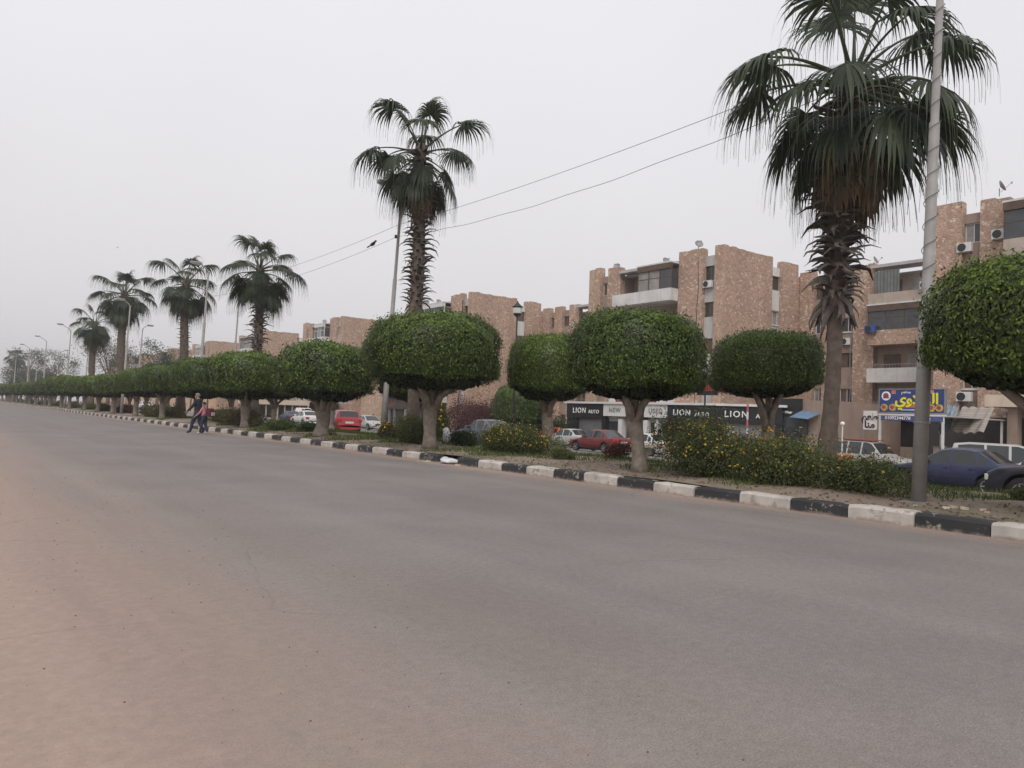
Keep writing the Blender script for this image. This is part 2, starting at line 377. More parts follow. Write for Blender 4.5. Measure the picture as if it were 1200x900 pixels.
xs = [11.56, 11.75, 12.0] + list(np.arange(12.4, 19.01, .4)) + [19.18]
ys = list(np.arange(-6, 60, .5)) + list(np.arange(60, 200, 3)) + list(np.arange(200, 901, 50))
md = mesh_obj('median', grid_mesh('median', xs, ys, medz), None, M_SOIL); tag(md, 'planted median strip of bare soil and grass', None, kind='structure')
r2 = mesh_obj('service_road', grid_mesh('service_road', list(np.arange(19.1, 40, 3)) + [40.2], list(np.linspace(-60, 900, 49)), lambda x, y: gz(x, y)), None, M_ROAD2); tag(r2, 'far carriageway and parking area beyond the median', None, kind='structure')
pv = mesh_obj('pavement', grid_mesh('pavement', [40.0, 44, 50, 64, 90], list(np.linspace(-60, 900, 49)), lambda x, y: gz(40, y) + .12), None, plain('pavement_slabs', (.30, .255, .215), .9, .25, 1.2)); tag(pv, 'dusty pavement in front of the shops', None, kind='structure')
# ------------------------------------------------------------------ near kerb, each painted block its own piece
M_KB = kerbpaint('kerb_black', (.032, .032, .034), .58); M_KW = kerbpaint('kerb_white', (.50, .46, .415), .55)
kerb = thing('kerb', 'median kerb of alternating black and white painted blocks', None, (KX, 0, 0)); tag(kerb, kind='structure')
def kerb_block(seed):
    r_ = random.Random(seed); j = lambda a=.008: r_.uniform(-a, a)
    sec = [(0, -.15), (0.004, .172), (.045, .212), (.245, .215), (.25, -.15)]
    m = MB(); n = 7; L = .985
    for i in range(n):
        y = -L / 2 + L * i / (n - 1)
        e = .012 if i in (0, n - 1) else 0
        for (x, z) in sec: m.v.append((x + (e if x < .1 else 0) + j(.006), y + j(.002), z - (e if z > 0 else 0) + j(.006)))
    for i in range(n - 1):
        for q in range(4):
            a = i * 5 + q; m.f.append((a, a + 5, a + 6, a + 1))
    m.f.append((4, 3, 2, 1, 0)[::-1]); m.f.append(tuple((n - 1) * 5 + q for q in range(5))[::-1])
    return m
kbm = [[kerb_block(i).mesh('kerb_block', M_KB) for i in range(5)], [kerb_block(i + 9).mesh('kerb_block', M_KW) for i in range(5)]]
for k in range(-8, 290):
    if k == 11: continue
    o = bpy.data.objects.new('kerb_block', kbm[k % 2][(k * 7) % 5]); link(o, kerb)
    o.location = (random.uniform(-.015, .015), 6.82 + k, random.uniform(-.014, .014)); o.rotation_euler = (random.uniform(-.012, .012), random.uniform(-.03, .03), random.uniform(-.014, .014))
# the broken block: two crumbled pieces
bk = kerb_block(77); bk.v = [(x + .1 + .05 * math.sin(y * 21), y, min(z, .03 + .10 * abs(math.sin(y * 4 + 1.2)) + .02 * math.sin(y * 37))) for (x, y, z) in bk.v]
o = bk.build('kerb_block', M_KW, kerb); o.location = (0, 17.82, 0); o['label'] = 'crumbled white kerb block'
fk = thing('far_kerb', 'low kerb on the far side of the median', None, (19.1, 0, 0)); tag(fk, kind='structure')
m = MB(); n = 60
for i in range(n):
    y0, y1 = -20 + i * 5, -15 + i * 5 - .01
    zt = .02
    m.box(0, .18, y0, y1, min(gz(19.1, y0), gz(19.1, y1)) - .2, zt + .03)
m.build('kerb_stone', plain('kerb_concrete', (.33, .30, .27), .9), fk)
m = MB()
for i in range(70): y0 = -40 + i * 6; m.box(39.86, 40.02, y0, y0 + 5.98, gz(40, y0) - .3, gz(40, y0) + .135)
o = m.build('pavement_kerb', plain('kerb_concrete2', (.35, .32, .28), .9)); tag(o, 'plain concrete kerb along the shop pavement', None, kind='structure')

# ------------------------------------------------------------------ blocks of flats
FL = 3.05
SHUTM = [M_PANE, M_PANE, M_CURT, M_SHUT]
def window(par, o, a, n, a0, a1, z0, z1, style, rd_):
    """frame in an opening; pane is a sub-part"""
    fm = M_FRAMEW if style != 'wood' else M_FRAMEB
    m = MB(o, a, n); t = .06
    m.box(a0, a0 + t, -.52, -.44, z0, z1).box(a1 - t, a1, -.52, -.44, z0, z1).box(a0 + t, a1 - t, -.52, -.44, z0, z0 + t).box(a0 + t, a1 - t, -.52, -.44, z1 - t, z1)
    mid = (a0 + a1) / 2; m.box(mid - .025, mid + .025, -.515, -.445, z0 + t, z1 - t)
    f = m.build('window', fm, par)
    for (b0, b1) in ((a0 + t, mid - .025), (mid + .025, a1 - t)):
        MB(o, a, n).box(b0, b1, -.50, -.475, z0 + t, z1 - t).build('pane', rd_.choice(SHUTM if style != 'wood' else [M_SHUT, M_SHUT, M_PANE]), f)
    if style == 'sill': MB(o, a, n).box(a0 - .05, a1 + .05, -.5, -.18, z0 - .09, z0 - .003).build('sill', M_WHITE, f)
    return f
def recess(par, o, a, n, a0, a1, zb, ztop, mat, rd_, floors, h=1.25, styles=('sill', 'wood', 'plain')):
    """a vertical strip of spandrels with a window opening on each floor"""
    sills = sorted(floors); z = zb
    for s_ in sills + [ztop]:
        if s_ - z > .05: MB(o, a, n).box(a0, a1, -.6, -.3, z, s_).build('spandrel', mat, par)
        z = s_ + h
    for s_ in sills: window(par, o, a, n, a0 + .02, a1 - .02, s_, s_ + h, rd_.choice(styles), rd_)
def pier(par, o, a, n, a0, a1, zb, zt, mat, n1=0.0, n0=-.6, wav=0):
    m = MB(o, a, n); m.box(a0, a1, n0, n1, zb, zt)
    # broken roofline: an uneven course of cap stones
    k = max(2, int(abs(a1 - a0) / .55)); st = (a1 - a0) / k
    for i in range(k): m.box(a0 + i * st + .01, a0 + (i + 1) * st - .01, n0 + .05, n1 - .004, zt - .003, zt + rd0.uniform(.03, .16))
    return m.build('stone_pier', mat, par)
rd0 = random.Random(3)
def balcony(par, o, a, n, a0, a1, slab, kind, rd_, out=1.1, back=-1.2, mat=None, top=None):
    mat = mat or M_WHITE
    m = MB(o, a, n); m.box(a0, a1, back, out, slab - .2, slab); b = m.build('balcony', mat, par)
    h = rd_.choice((.85, .95, 1.0))
    MB(o, a, n).box(a0, a1, out - .12, out, slab + .003, slab + h).box(a0, a0 + .12, .02, out - .12, slab + .003, slab + h).box(a1 - .12, a1, .02, out - .12, slab + .003, slab + h).build('parapet', mat, b)
    top = top or slab + FL - .2
    if kind == 'rail':
        r_ = MB(o, a, n); r_.box(a0 + .01, a1 - .01, out - .08, out - .04, slab + h + .28, slab + h + .32)
        k = int((a1 - a0) / .22)
        for i in range(k + 1): x = a0 + .03 + (a1 - a0 - .06) * i / k; r_.box(x - .012, x + .012, out - .075, out - .045, slab + h, slab + h + .285)
        r_.build('railing', M_METAL, b)
    if kind in ('glazed', 'half'):
        c0 = a0 if kind == 'glazed' else a0; c1 = a1 if kind == 'glazed' else a0 + (a1 - a0) * .55
        g = MB(o, a, n); g.box(c0, c1, out - .2, out + .12, top - .30, top + .18); k = 3; w_ = (c1 - c0) / k
        for i in range(k + 1): x = c0 + i * w_; g.box(max(x - .05, c0), min(x + .05, c1), out - .12, out - .02, slab + h, top - .302)
        g.box(c0 + .05, c1 - .05, out - .115, out - .025, slab + h + 1.45 * .68, slab + h + 1.45 * .68 + .06)
        g.box(c0, c0 + .05, .02, out - .12, top - .35, top - .30)
        gl = g.build('glazing', M_FRAMEB if rd_.random() < .6 else M_FRAMEW, b)
        MB(o, a, n).box(c0 - .04, c1 + .04, -.3, out + .14, top - .02 + .2, top + .3).build('canopy', M_WHITE, b)
        for i in range(k):
            MB(o, a, n).box(c0 + i * w_ + .05, c0 + (i + 1) * w_ - .05, out - .09, out - .05, slab + h, top - .3).build('pane', rd_.choice((M_PANE, M_PANE, M_CURT)), gl)
        MB(o, a, n).box(c0 + .02, c0 + .06, .05, out - .13, slab + h, top - .3).build('pane', M_PANE, gl)
    if kind == 'curtain':
        c0 = a0 + (a1 - a0) * rd_.uniform(.05, .2); c1 = c0 + (a1 - a0) * rd_.uniform(.4, .6)
        V = []; nn = 26
        for i in range(nn):
            x = c0 + (c1 - c0) * i / (nn - 1)
            for z in (slab + h * .9, top - .05): V.append((x, out - .16 + .05 * math.sin(i * 1.9), z))
        cm = MB(o, a, n)
        for i in range(nn - 1): cm.quad(V[2 * i], V[2 * i + 2], V[2 * i + 3], V[2 * i + 1])
        cm.build('curtain', rd_.choice((M_TARPG, M_TARPB)), b)
    return b
M_TARPG = plain('grey_green_cloth', (.16, .175, .165), .9, .2); M_TARPB = plain('beige_cloth', (.46, .36, .29), .9, .2)
WY, WX = (0, -1, 0), (-1, 0, 0)
def apartment(Yc, gap, seed, label, full=True, stone=None):
    rd_ = random.Random(seed); stone = stone or M_STONE
    X0 = 51.0; L = 16.1; zb = -1.6
    T = thing('apartment_building', label, 'building', (X0, Yc, 0), 0)
    # local: origin at front corner (X0,Yc); +y along the avenue, +x to the back
    o = (0, 0, 0); aY = (0, 1, 0); nX = (-1, 0, 0)
    # body: set back behind the balcony bay
    bm_ = MB().box(.62, 10.9, .62, 4.75, zb, 14.9).box(1.85, 10.9, 4.752, 11.8, zb, 14.9).box(.62, 10.9, 11.802, L - .02, zb, 14.9)
    bm_.build('wall', M_BROWNR, T)
    floors = [13.35 - FL * k for k in range(5)]
    pier(T, o, aY, nX, 0, .95, zb, 16.0, stone, 0.0); 
    recess(T, o, aY, nX, .953, 2.147, zb, 15.45, M_GREY, rd_, floors)
    pier(T, o, aY, nX, 2.15, 4.75, zb, 16.0, stone, .05, -.6)
    pier(T, o, aY, nX, 11.8, 13.45, zb, 15.7, stone, .05)
    recess(T, o, aY, nX, 13.453, 14.497, zb, 15.2, M_BROWNR, rd_, floors)
    pier(T, o, aY, nX, 14.5, L, zb, 15.95, stone, .0)
    # inner sides of the bay
    kinds = ['half', 'rail', 'curtain', 'glazed', 'rail']
    if seed % 2: kinds = ['glazed', 'curtain', 'rail', 'half', 'rail']
    MB(o, aY, nX).box(4.753, 11.797, -1.6, .25, 15.1, 15.35).build('bay_roof', M_GREY, T)
    for k in range(5):
        slab = 12.1 - FL * k
        if slab < 2: continue
        balcony(T, o, aY, nX, 4.753, 11.797, slab, kinds[k], rd_, 1.0, -1.2, M_BEIGE if seed == 21 else None)
        for (d0, d1) in ((5.6, 7.0), (8.6, 10.4)):
            f = MB(o, aY, nX).box(d0, d1, -1.84, -1.79, slab + .01, slab + 2.2).build('balcony_door', rd_.choice((M_SHUT, M_FRAMEB, M_CURT)), T)
    # gable end
    aX = (1, 0, 0); nY = (0, -1, 0)
    pier(T, o, aX, nY, .003, 6.7, zb, 15.98, stone, -.002, -.62)
    recess(T, o, aX, nY, 6.703, 8.197, zb, 15.35, M_WHITE if full else M_BROWNR, rd_, floors, 1.25, ('sill', 'wood'))
    pier(T, o, aX, nY, 8.2, 10.6, zb, 15.85, stone)
    pier(T, o, aX, nY, 10.603, 11.8, zb, 14.9, stone, -.15)
    MB(o, aX, nY).box(.7, 10.9, -L + .1, -.65, 14.9, 15.05).build('roof', M_GREY, T)
    # set-back wing beside the gable
    if gap:
        o2 = (11.0, 0, 0); aN = (0, -1, 0)
        MB().box(11.62, 20, -gap, -.0, zb, 14.2).build('wall', M_BROWNR, T)
        MB().box(11.7, 19.9, -gap + .1, -.1, 14.2, 14.4).build('roof', M_GREY, T)
        fl2 = [12.8 - FL * k for k in range(5)]
        pier(T, o2, aN, nX, -.1, 1.3, zb, 15.2, stone); recess(T, o2, aN, nX, 1.303, 2.197, zb, 14.7, M_BROWNR, rd_, fl2)
        pier(T, o2, aN, nX, 2.2, 3.7, zb, 15.2, stone); recess(T, o2, aN, nX, 3.703, 4.997, zb, 14.8, M_BROWNR, rd_, fl2)
        pier(T, o2, aN, nX, 5.0, 6.8, zb, 15.2, stone)
        kk = ['curtain', 'glazed', 'rail', 'rail', 'rail'] if seed % 2 == 0 else ['rail', 'curtain', 'glazed', 'rail', 'rail']
        MB(o2, aN, nX).box(6.803, 11.2, -1.0, .7, 14.75, 15.0).build('bay_roof', M_GREY, T)
        for k in range(4):
            slab = 11.6 - FL * k
            balcony(T, o2, aN, nX, 6.803, 11.2, slab, kk[k], rd_, 1.0, -.6, (M_BEIGE, M_STONE, M_WHITE, M_GREY)[k])
            MB(o2, aN, nX).box(7.4, 8.8, -.605, -.56, slab + .01, slab + 2.2).build('balcony_door', M_SHUT, T)
            MB(o2, aN, nX).box(9.4, 10.6, -.605, -.56, slab + .9, slab + 2.2).build('balcony_door', M_CURT, T)
        pier(T, o2, aN, nX, 11.21, min(gap, 16.4), zb, 15.1, stone, 0)
        if gap > 16.5:
            recess(T, o2, aN, nX, 16.41, 17.6, zb, 14.7, M_BROWNR, rd_, fl2); pier(T, o2, aN, nX, 17.61, gap, zb, 15.3, stone)
    return T
BL = [(6.76, 0, 21, 'stone clad block of flats with a cream canopy over its entrance'),
      (39.4, 16.5, 12, 'stone clad block of flats rising behind the black fronted car showroom'),
      (75.9, 20.4, 33, 'stone clad block of flats behind the ornamental lantern and magenta shrub'),
      (112.1, 20.1, 44, 'stone clad block of flats behind the dark kiosk and silver car'),
      (147.0, 18.8, 55, 'stone clad block of flats behind the cream awnings and white van'),
      (183.0, 19.9, 66, None), (219.0, 19.9, 77, None), (255.0, 19.9, 88, None), (291.0, 19.9, 99, None)]
for (Yc, gap, sd, lb) in BL:
    t = apartment(Yc, gap, sd, lb or 'small distant stone block of flats beyond the long orange wall')
    t['group'] = 'stone blocks of flats'
def rebase(T, loc):
    T.location = loc
    for c in T.children: c.location = c.location - loc
# ------------------------------------------------------------------ car showroom: black fascia, NEW & USED, LION AUTO
def showroom():
    T = thing('car_showroom', 'single storey car showroom with black LION AUTO fascias and grey shutters', 'shop', (44, 42, gz(40, 42)))
    T.location = (0, 0, 0)      # built in place, rebased below
    A = (44.0, 50.1, 0); aS = (0, -1, 0); nS = (-1, 0, 0); zb = -1.0     # a runs from the left end toward the right
    MB().box(44.5, 50.9, 34.4, 50.08, zb, 2.68).build('wall', M_GREY, T)
    MB(A, aS, nS).box(-.2, 15.75, -6.9, .22, 2.70, 2.86).build('roof_slab', M_WPAINT, T)
    def fas(a0, a1, mat, z0=1.5): return MB(A, aS, nS).box(a0, a1, -.4, .06, z0, 2.69).build('fascia', mat, T)
    L_ = text
    f = fas(0, 4.5, M_BLACK); L_('LION', .62, face_negx(43.93, 50.1 - 1.62, 2.10), M_LETTER, 'lettering', f, .03, .006, sp=1.22); L_('AUTO', .42, face_negx(43.93, 50.1 - 3.4, 2.02), M_LETTER, 'lettering', f, .03, .002, sp=1.15)
    f = fas(4.52, 7.2, M_WPAINT, 1.72); L_('NEW', .52, face_negx(43.93, 50.1 - 5.85, 2.2), M_METAL, 'lettering', f, .03, .01, sp=1.2)
    f = fas(7.22, 9.0, M_BLACK); c = MB()
    c.lathe((0, 0, 0), [(.42, 0), (.42, .05)], 24); me = c.mesh('round_sign', M_LETTER); me.transform(face_negx(43.935, 50.1 - 8.3, 2.08)); link(bpy.data.objects.new('round_sign', me), f)
    L_('&', .6, face_negx(43.87, 50.1 - 8.3, 2.06), M_BLACK, 'lettering', f, .01, .01)
    f = fas(9.02, 11.35, M_WPAINT, 1.72); L_('USED', .52, face_negx(43.93, 50.1 - 10.2, 2.2), M_METAL, 'lettering', f, .03, .01, sp=1.2)
    f = fas(11.37, 15.72, M_BLACK); L_('LION', .62, face_negx(43.93, 50.1 - 12.75, 2.12), M_LETTER, 'lettering', f, .03, .006, sp=1.22); L_('AUTO', .42, face_negx(43.93, 50.1 - 14.6, 2.03), M_LETTER, 'lettering', f, .03, .002, sp=1.15)
    def shut(a0, a1, par=T, o=A, a=aS, n=nS):
        m = MB(o, a, n); z = zb
        while z < 1.46: m.box(a0, a1, -.30, -.25, z, z + .10).box(a0, a1, -.30, -.272, z + .10, z + .125); z += .125
        m.build('roller_shutter', M_SHUTTER, par)
    shut(1.3, 4.3); shut(12.2, 15.2)
    for (a0, a1, mat, nm) in ((0, 1.28, M_BLACK, 'pillar'), (4.32, 4.7, M_BLACK, 'pillar'), (6.2, 6.6, M_WPAINT, 'pillar'), (8.9, 9.3, M_WPAINT, 'pillar'), (10.1, 10.4, M_WPAINT, 'pillar'), (11.4, 12.18, M_BLACK, 'pillar'), (15.22, 15.7, M_BLACK, 'pillar')):
        MB(A, aS, nS).box(a0, a1, -.45, .0, zb, 1.495).build(nm, mat, T)
    for (a0, a1) in ((4.72, 6.18), (6.75, 7.4), (7.6, 8.88), (9.32, 10.08), (10.5, 11.3)):
        MB(A, aS, nS).box(a0, a1, -.48, -.42, zb, 1.3).build('doorway', M_PANE, T)
    # second front, turned away at the corner
    ang = R(24); ax = (math.sin(ang), -math.cos(ang), 0); nx = (-math.cos(ang), -math.sin(ang), 0); B = (44.0, 34.36, 0)
    MB(B, ax, nx).box(.02, 4.6, -5, -.5, zb, 2.66).build('wall', M_WHITE, T)
    MB(B, ax, nx).box(0.05, 4.8, -5, .22, 2.69, 2.85).build('roof_slab', M_WPAINT, T)
    f = MB(B, ax, nx).box(0.03, 4.5, -.4, .06, 1.5, 2.68).build('fascia', M_BLACK, T)
    Bm = Matrix.Translation(Vector(B)) @ Matrix(((ax[0], 0, nx[0], 0), (ax[1], 0, nx[1], 0), (0, 1, 0, 0), (0, 0, 0, 1)))
    L_('LION', .62, Bm @ Matrix.Translation((1.45, 2.12, .07)), M_LETTER, 'lettering', f, .03, .006, sp=1.22); L_('AUTO', .42, Bm @ Matrix.Translation((3.4, 2.03, .07)), M_LETTER, 'lettering', f, .03, .002, sp=1.15)
    shut(.4, 3.7, T, B, ax, nx); MB(B, ax, nx).box(3.72, 4.5, -.45, 0, zb, 1.495).build('pillar', M_BLACK, T); MB(B, ax, nx).box(.05, .38, -.45, -.02, zb, 1.495).build('pillar', M_BLACK, T)
    rebase(T, Vector((44, 42, gz(40, 42))))
showroom()
# storey behind the showroom roof: maroon parapet and clutter
t = thing('roof_terrace', 'low maroon parapet above the showroom roof', 'parapet', (46, 44, 2.86)); MB().box(-.1, .1, -2.2, 2.2, 0, .75).build('parapet', plain('maroon_paint', (.17, .06, .05), .8, .2), t); MB().box(-.16, .16, -2.25, 2.25, .751, .82).build('coping', M_GREY, t)

# ------------------------------------------------------------------ clothes shop with black sign
T = thing('clothes_shop', 'low shop under a black sign with a white bird mark', 'shop', (46, 30, 0)); zb = -1.0
MB().box(.3, 9, -3.2, 1.5, zb, 3.2).build('wall', M_BROWNR, T)
f = MB().box(0, .28, -.95, 1.35, 2.15, 3.3).build('sign_board', M_BLACK, T)
me = MB(); pts = [(-.5, .0), (-.12, .12), (.05, .4), (.15, .12), (.5, .3), (.22, -.05), (.35, -.3), (.0, -.14), (-.3, -.32), (-.1, -.05)]
me.v = [(p[0], p[1], 0) for p in pts] + [(p[0], p[1], .02) for p in pts]; k = len(pts); me.f = [tuple(range(k, 2 * k))] + [(i, (i + 1) % k, k + (i + 1) % k, k + i) for i in range(k)]
lm = me.mesh('bird_mark', M_LETTER); lm.transform(face_negx(-.01, .25, 2.88) @ Matrix.Scale(.7, 4)); link(bpy.data.objects.new('bird_mark', lm), f)
text('Stellar Wear', .24, face_negx(-.02, .25, 2.38), M_LETTER, 'lettering', f, .015, .006)
MB().box(-.05, .25, -.95, 1.35, zb, .95).box(0, .25, .98 - 2.4, 1.35, .951, 2.1).build('shop_window', M_PANE, T)
MB((0, 0, 0)).quad((.2, -1.0, 2.55), (.2, -2.3, 2.35), (-1.3, -2.3, 1.95), (-1.3, -1.0, 2.05)).quad((.2, -1.0, 2.52), (-1.3, -1.0, 2.02), (-1.3, -2.3, 1.92), (.2, -2.3, 2.32)).build('awning', plain('blue_awning', (.13, .20, .29), .7, .2), T)

# ------------------------------------------------------------------ dark shop fronts under the set-back wing
for i, (y0, y1, lb) in enumerate(((33.2, 37.6, 'dark shuttered shop front behind the palm trunk'), (27.2, 33.0, 'dark shop front under the set-back wing behind the white jeep'))):
    T = thing('dark_shop', lb, 'shop', (58.5, (y0 + y1) / 2, gz(40, 30))); h = (y1 - y0) / 2
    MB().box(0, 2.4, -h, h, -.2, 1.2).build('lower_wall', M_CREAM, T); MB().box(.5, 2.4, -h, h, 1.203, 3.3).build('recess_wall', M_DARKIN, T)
    for q in range(4): x = -h + (2 * h) * q / 3; MB().box(.2, .48, max(x - .12, -h), min(x + .12, h), 1.203, 3.3).build('post', M_BROWNR, T)
    MB().box(-.5, 2.4, -h - .05, h + .05, 3.303, 3.5).build('canopy', M_GREY, T)
# ------------------------------------------------------------------ restaurant with blue sign
YB = plain('sign_blue', (.035, .06, .22), .45, .2); YY = plain('sign_yellow', (.80, .72, .03), .5, .1)
RS = thing('restaurant_canopy', 'open restaurant canopy on white posts with blue signboard and yellow Arabic letters', 'canopy', (40, 19, 0)); zb = gz(40, 19)
f = MB().box(0, .2, -1.62, 1.62, 2.38, 3.55).build('sign_board', YB, RS)
MB().box(-.03, .23, -1.66, 1.66, 3.553, 3.60).box(-.03, .23, -1.66, 1.66, 2.33, 2.377).box(-.03, .23, 1.623, 1.66, 2.38, 3.55).box(-.03, .23, -1.66, -1.623, 2.38, 3.55).build('sign_frame', M_METAL, f)
text('\uFEF1\uFEED\uFEFC\uFEA4\uFEDF\uFE8D', .74, face_negx(-.015, -.28, 3.05), YY, 'arabic_lettering', f, .012, .022, sx=1.0)
def disc(r_, M4, mat, name, par, k=20, d=.02):
    me = MB().lathe((0, 0, 0), [(r_, 0), (r_, d)], k).mesh(name, mat); me.transform(M4); return link(bpy.data.objects.new(name, me), par)
disc(.24, face_negx(-.003, 1.28, 3.22), M_LETTER, 'round_logo', f); disc(.15, face_negx(-.026, 1.28, 3.24), plain('logo_red', (.28, .06, .07), .6), 'logo_head', f, 7); MB().box(-.03, -.02, 1.12, 1.44, 3.10, 3.15).build('logo_bar', M_BLACK, f)
MB().box(-.015, 0, .78, 1.0, 3.32, 3.52).build('pink_badge', plain('badge_pink', (.55, .2, .2), .6), f); MB().box(-.015, 0, -1.12, -.9, 3.35, 3.52).build('pink_badge', plain('badge_pink2', (.55, .25, .22), .6), f)
text('\uFEE2\uFECC\uFEC4\uFEE3', .2, face_negx(-.012, .25, 3.42), M_LETTER, 'lettering', f, .008, .004)
FD = plain('food_picture', (.52, .36, .12), .6, .5, 9)
for (y0, y1) in ((1.18, 1.56), (.72, 1.14), (-1.2, -.86), (-1.56, -1.24)):
    yc = (y0 + y1) / 2; disc(.19, face_negx(-.004, yc, 2.62) @ Matrix.Scale(1.0, 4), FD, 'food_picture', f, 12, .018); disc(.1, face_negx(-.024, yc + .03, 2.64), plain('food_red', (.35, .08, .04), .6, .4, 12), 'food_picture', f, 9, .01)
MB().box(-.014, 0, -.55, .5, 2.62, 2.80).build('red_strip', plain('strip_red', (.52, .16, .08), .6), f); MB().box(-.014, 0, -.55, .5, 2.47, 2.55).build('pale_strip', plain('strip_pale', (.45, .47, .6), .6), f)
MB().box(-.06, .12, -1.7, 1.7, 2.20, 2.29).build('beam', M_WPAINT, RS)
v = MB(); nn = 18
for i in range(nn):
    y = -1.6 + 3.2 * i / (nn - 1); 
    for z in (2.19, 1.93 + .03 * math.sin(i * 1.3)): v.v.append((-.05 - .03 * math.sin(i * 1.1), y, z)); 
v.f = [(2 * i, 2 * i + 2, 2 * i + 3, 2 * i + 1) for i in range(nn - 1)]
bn = v.build('banner', plain('banner_blue', (.075, .10, .22), .7), RS); text('01092344778', .24, face_negx(-.10, .62, 2.07), M_LETTER, 'lettering', bn, .004, .003); text('\uFEDE\uFEF4\uFEBB\uFEEE\uFE97', .2, face_negx(-.10, -.75, 2.05), M_LETTER, 'lettering', bn, .004, .003)
for y in (-1.58, 1.58): MB().box(-.05, .05, y - .05, y + .05, zb - .3, 2.19).build('post', M_WPAINT, RS)
for y in (-1.58, 1.58): MB().box(7.0, 7.1, y - .05, y + .05, zb - .3, 2.19).build('post', M_WPAINT, RS)
MB().box(.13, 7.2, -1.75, 1.75, 2.2, 2.26).build('roof_sheet', M_GREY, RS)
# things under the canopy
T = thing('restaurant_counter', 'beige panelled restaurant counter with a dark kitchen behind, under the blue signboard', 'counter', (46.5, 19, zb + .12))
for k in range(5): MB().box(0, .5, -1.7 + k * .7, -1.7 + k * .7 + .67, 0, 1.45).build('panel', M_CREAM, T)
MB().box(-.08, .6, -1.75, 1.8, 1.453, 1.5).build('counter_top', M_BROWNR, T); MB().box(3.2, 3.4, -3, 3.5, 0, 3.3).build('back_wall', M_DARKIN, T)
T = thing('white_sign', 'white square sign with black Arabic words beside the blue signboard', 'sign', (39.7, 20.98, 0))
MB().box(0, .08, -.36, .36, 1.42, 2.42).build('board', M_WPAINT, T); MB().box(.02, .07, .30, .35, zb - .2, 1.417).build('leg', M_METAL, T)
text('\uFEE2\uFECC\uFEC3', .5, face_negx(-.012, 0, 2.1), M_BLACK, 'lettering', T, .008, .015); text('\uFE8E\uFEE8\uFEE3', .5, face_negx(-.012, 0, 1.68), M_BLACK, 'lettering', T, .008, .015)
# ------------------------------------------------------------------ draped tarpaulin, bricks, canopy at the right
def stripes():
    m, nt, b = newmat('striped_cloth'); v = objco(nt); wv = N(nt, 'ShaderNodeTexWave', Scale=1.15, Distortion=1.2); wv.bands_direction = 'Z'; nt.links.new(v, wv.inputs['Vector'])
    nt.links.new(ramp(nt, wv.outputs[0], (.35, (.33, .29, .26)), (.5, (.12, .10, .09)), (.62, (.36, .31, .28))), b.inputs['Base Color']); b.inputs['Roughness'].default_value = .95; return m
def drape(name, lab, y0, y1, z0, z1, x0, x1, mat, sag, cat='awning'):
    nu, nv = 22, 12; V = []
    for j in range(nv):
        tt = j / (nv - 1)
        for i in range(nu):
            s_ = i / (nu - 1); V.append((x0 + (x1 - x0) * tt + .08 * math.sin(s_ * 17 + tt * 3), y0 + (y1 - y0) * s_, z1 + (z0 - z1) * tt - sag * math.sin(s_ * math.pi) * tt + .05 * math.sin(s_ * 23)))
    Fq = [(j * nu + i, j * nu + i + 1, (j + 1) * nu + i + 1, (j + 1) * nu + i) for j in range(nv - 1) for i in range(nu - 1)]
    c = np.array(V); org = np.array([x0, (y0 + y1) / 2, z0]); o = mesh_obj(name, np_mesh(name, c - org, Fq, True), None, mat); o.location = org
    return tag(o, lab, cat)
drape('striped_awning', 'striped grey cloth awning sagging beside the restaurant', 18.45, 16.85, 1.55, 2.85, 44.6, 43.2, stripes(), .1)
drape('blue_tarpaulin', 'pale blue and grey tarpaulin hanging beside the striped awning', 19.2, 18.5, 1.5, 2.9, 44.4, 43.4, plain('blue_grey_tarp', (.26, .31, .35), .8, .5, 3), .25, 'tarpaulin')
T = thing('brick_stack', 'low stack of pale bricks under the striped awning', 'bricks', (43.0, 16.6, gz(40, 16) + .12)); bmsh = [MB().box(-.11, .11, -.105, .105, 0, .1).mesh('brick', mm) for mm in (M_WHITE, plain('pale_brick', (.42, .38, .34), .9))]
for k in range(17):
    for i in range(6):
        o = bpy.data.objects.new('brick', bmsh[(i * 3 + k) % 2]); link(o, T); o.location = (random.uniform(-.01, .01), -.62 + .225 * i + (.1 if k % 2 else 0), .104 * k)
T = thing('entrance_canopy', 'cream concrete entrance canopy on a brown pillar', 'canopy', (47, 15.6, 0)); MB().box(-.6, 4, -4.5, 2.45, 2.95, 3.6).build('slab', M_CREAM, T); MB().box(-.1, .5, 1.0, 1.5, -1.1, 2.947).build('pillar', M_BROWNR, T); MB().box(1.2, 1.5, -4.4, .98, -1.1, 2.6).build('door', plain('brown_door', (.13, .085, .07), .7, .3), T)
# ------------------------------------------------------------------ kiosk, wall, awnings further along
T = thing('kiosk', 'dark metal kiosk with a rusty sign beside the stone wall', 'kiosk', (44, 81.2, gz(40, 81) + .12))
MB().box(.2, 2.6, -2.7, 2.7, 0, 3.7).build('body', M_DARKIN, T); f = MB().box(-.1, .197, -2.75, 2.75, 2.3, 3.75).build('sign_board', plain('rusty_sign', (.075, .055, .05), .8, .5, 3), T); MB().box(-.5, 2.7, -2.9, 2.9, 3.76, 3.9).build('roof', M_METAL, T)
for y in (-2.65, -.1, 1.2, 2.65): MB().box(-.06, .19, y - .06, y + .06, 0, 2.297).build('post', M_METAL, T)
text('\uFEDE\uFE91\uFE8E\uFED7', .9, face_negx(-.12, .2, 3.0), plain('faded_red', (.25, .09, .07), .8), 'lettering', f, .01, .01)
o = MB().box(44.5, 50.4, 84.6, 91.0, -.8, 4.7).build('stone_wall', M_STONE2); tag(o, 'tall stone wall beside the dark kiosk', 'wall')
T = thing('orange_wall', 'long orange rendered wall with dark gateways', 'wall', (47.5, 165, -.5))
i = 0; y = 0
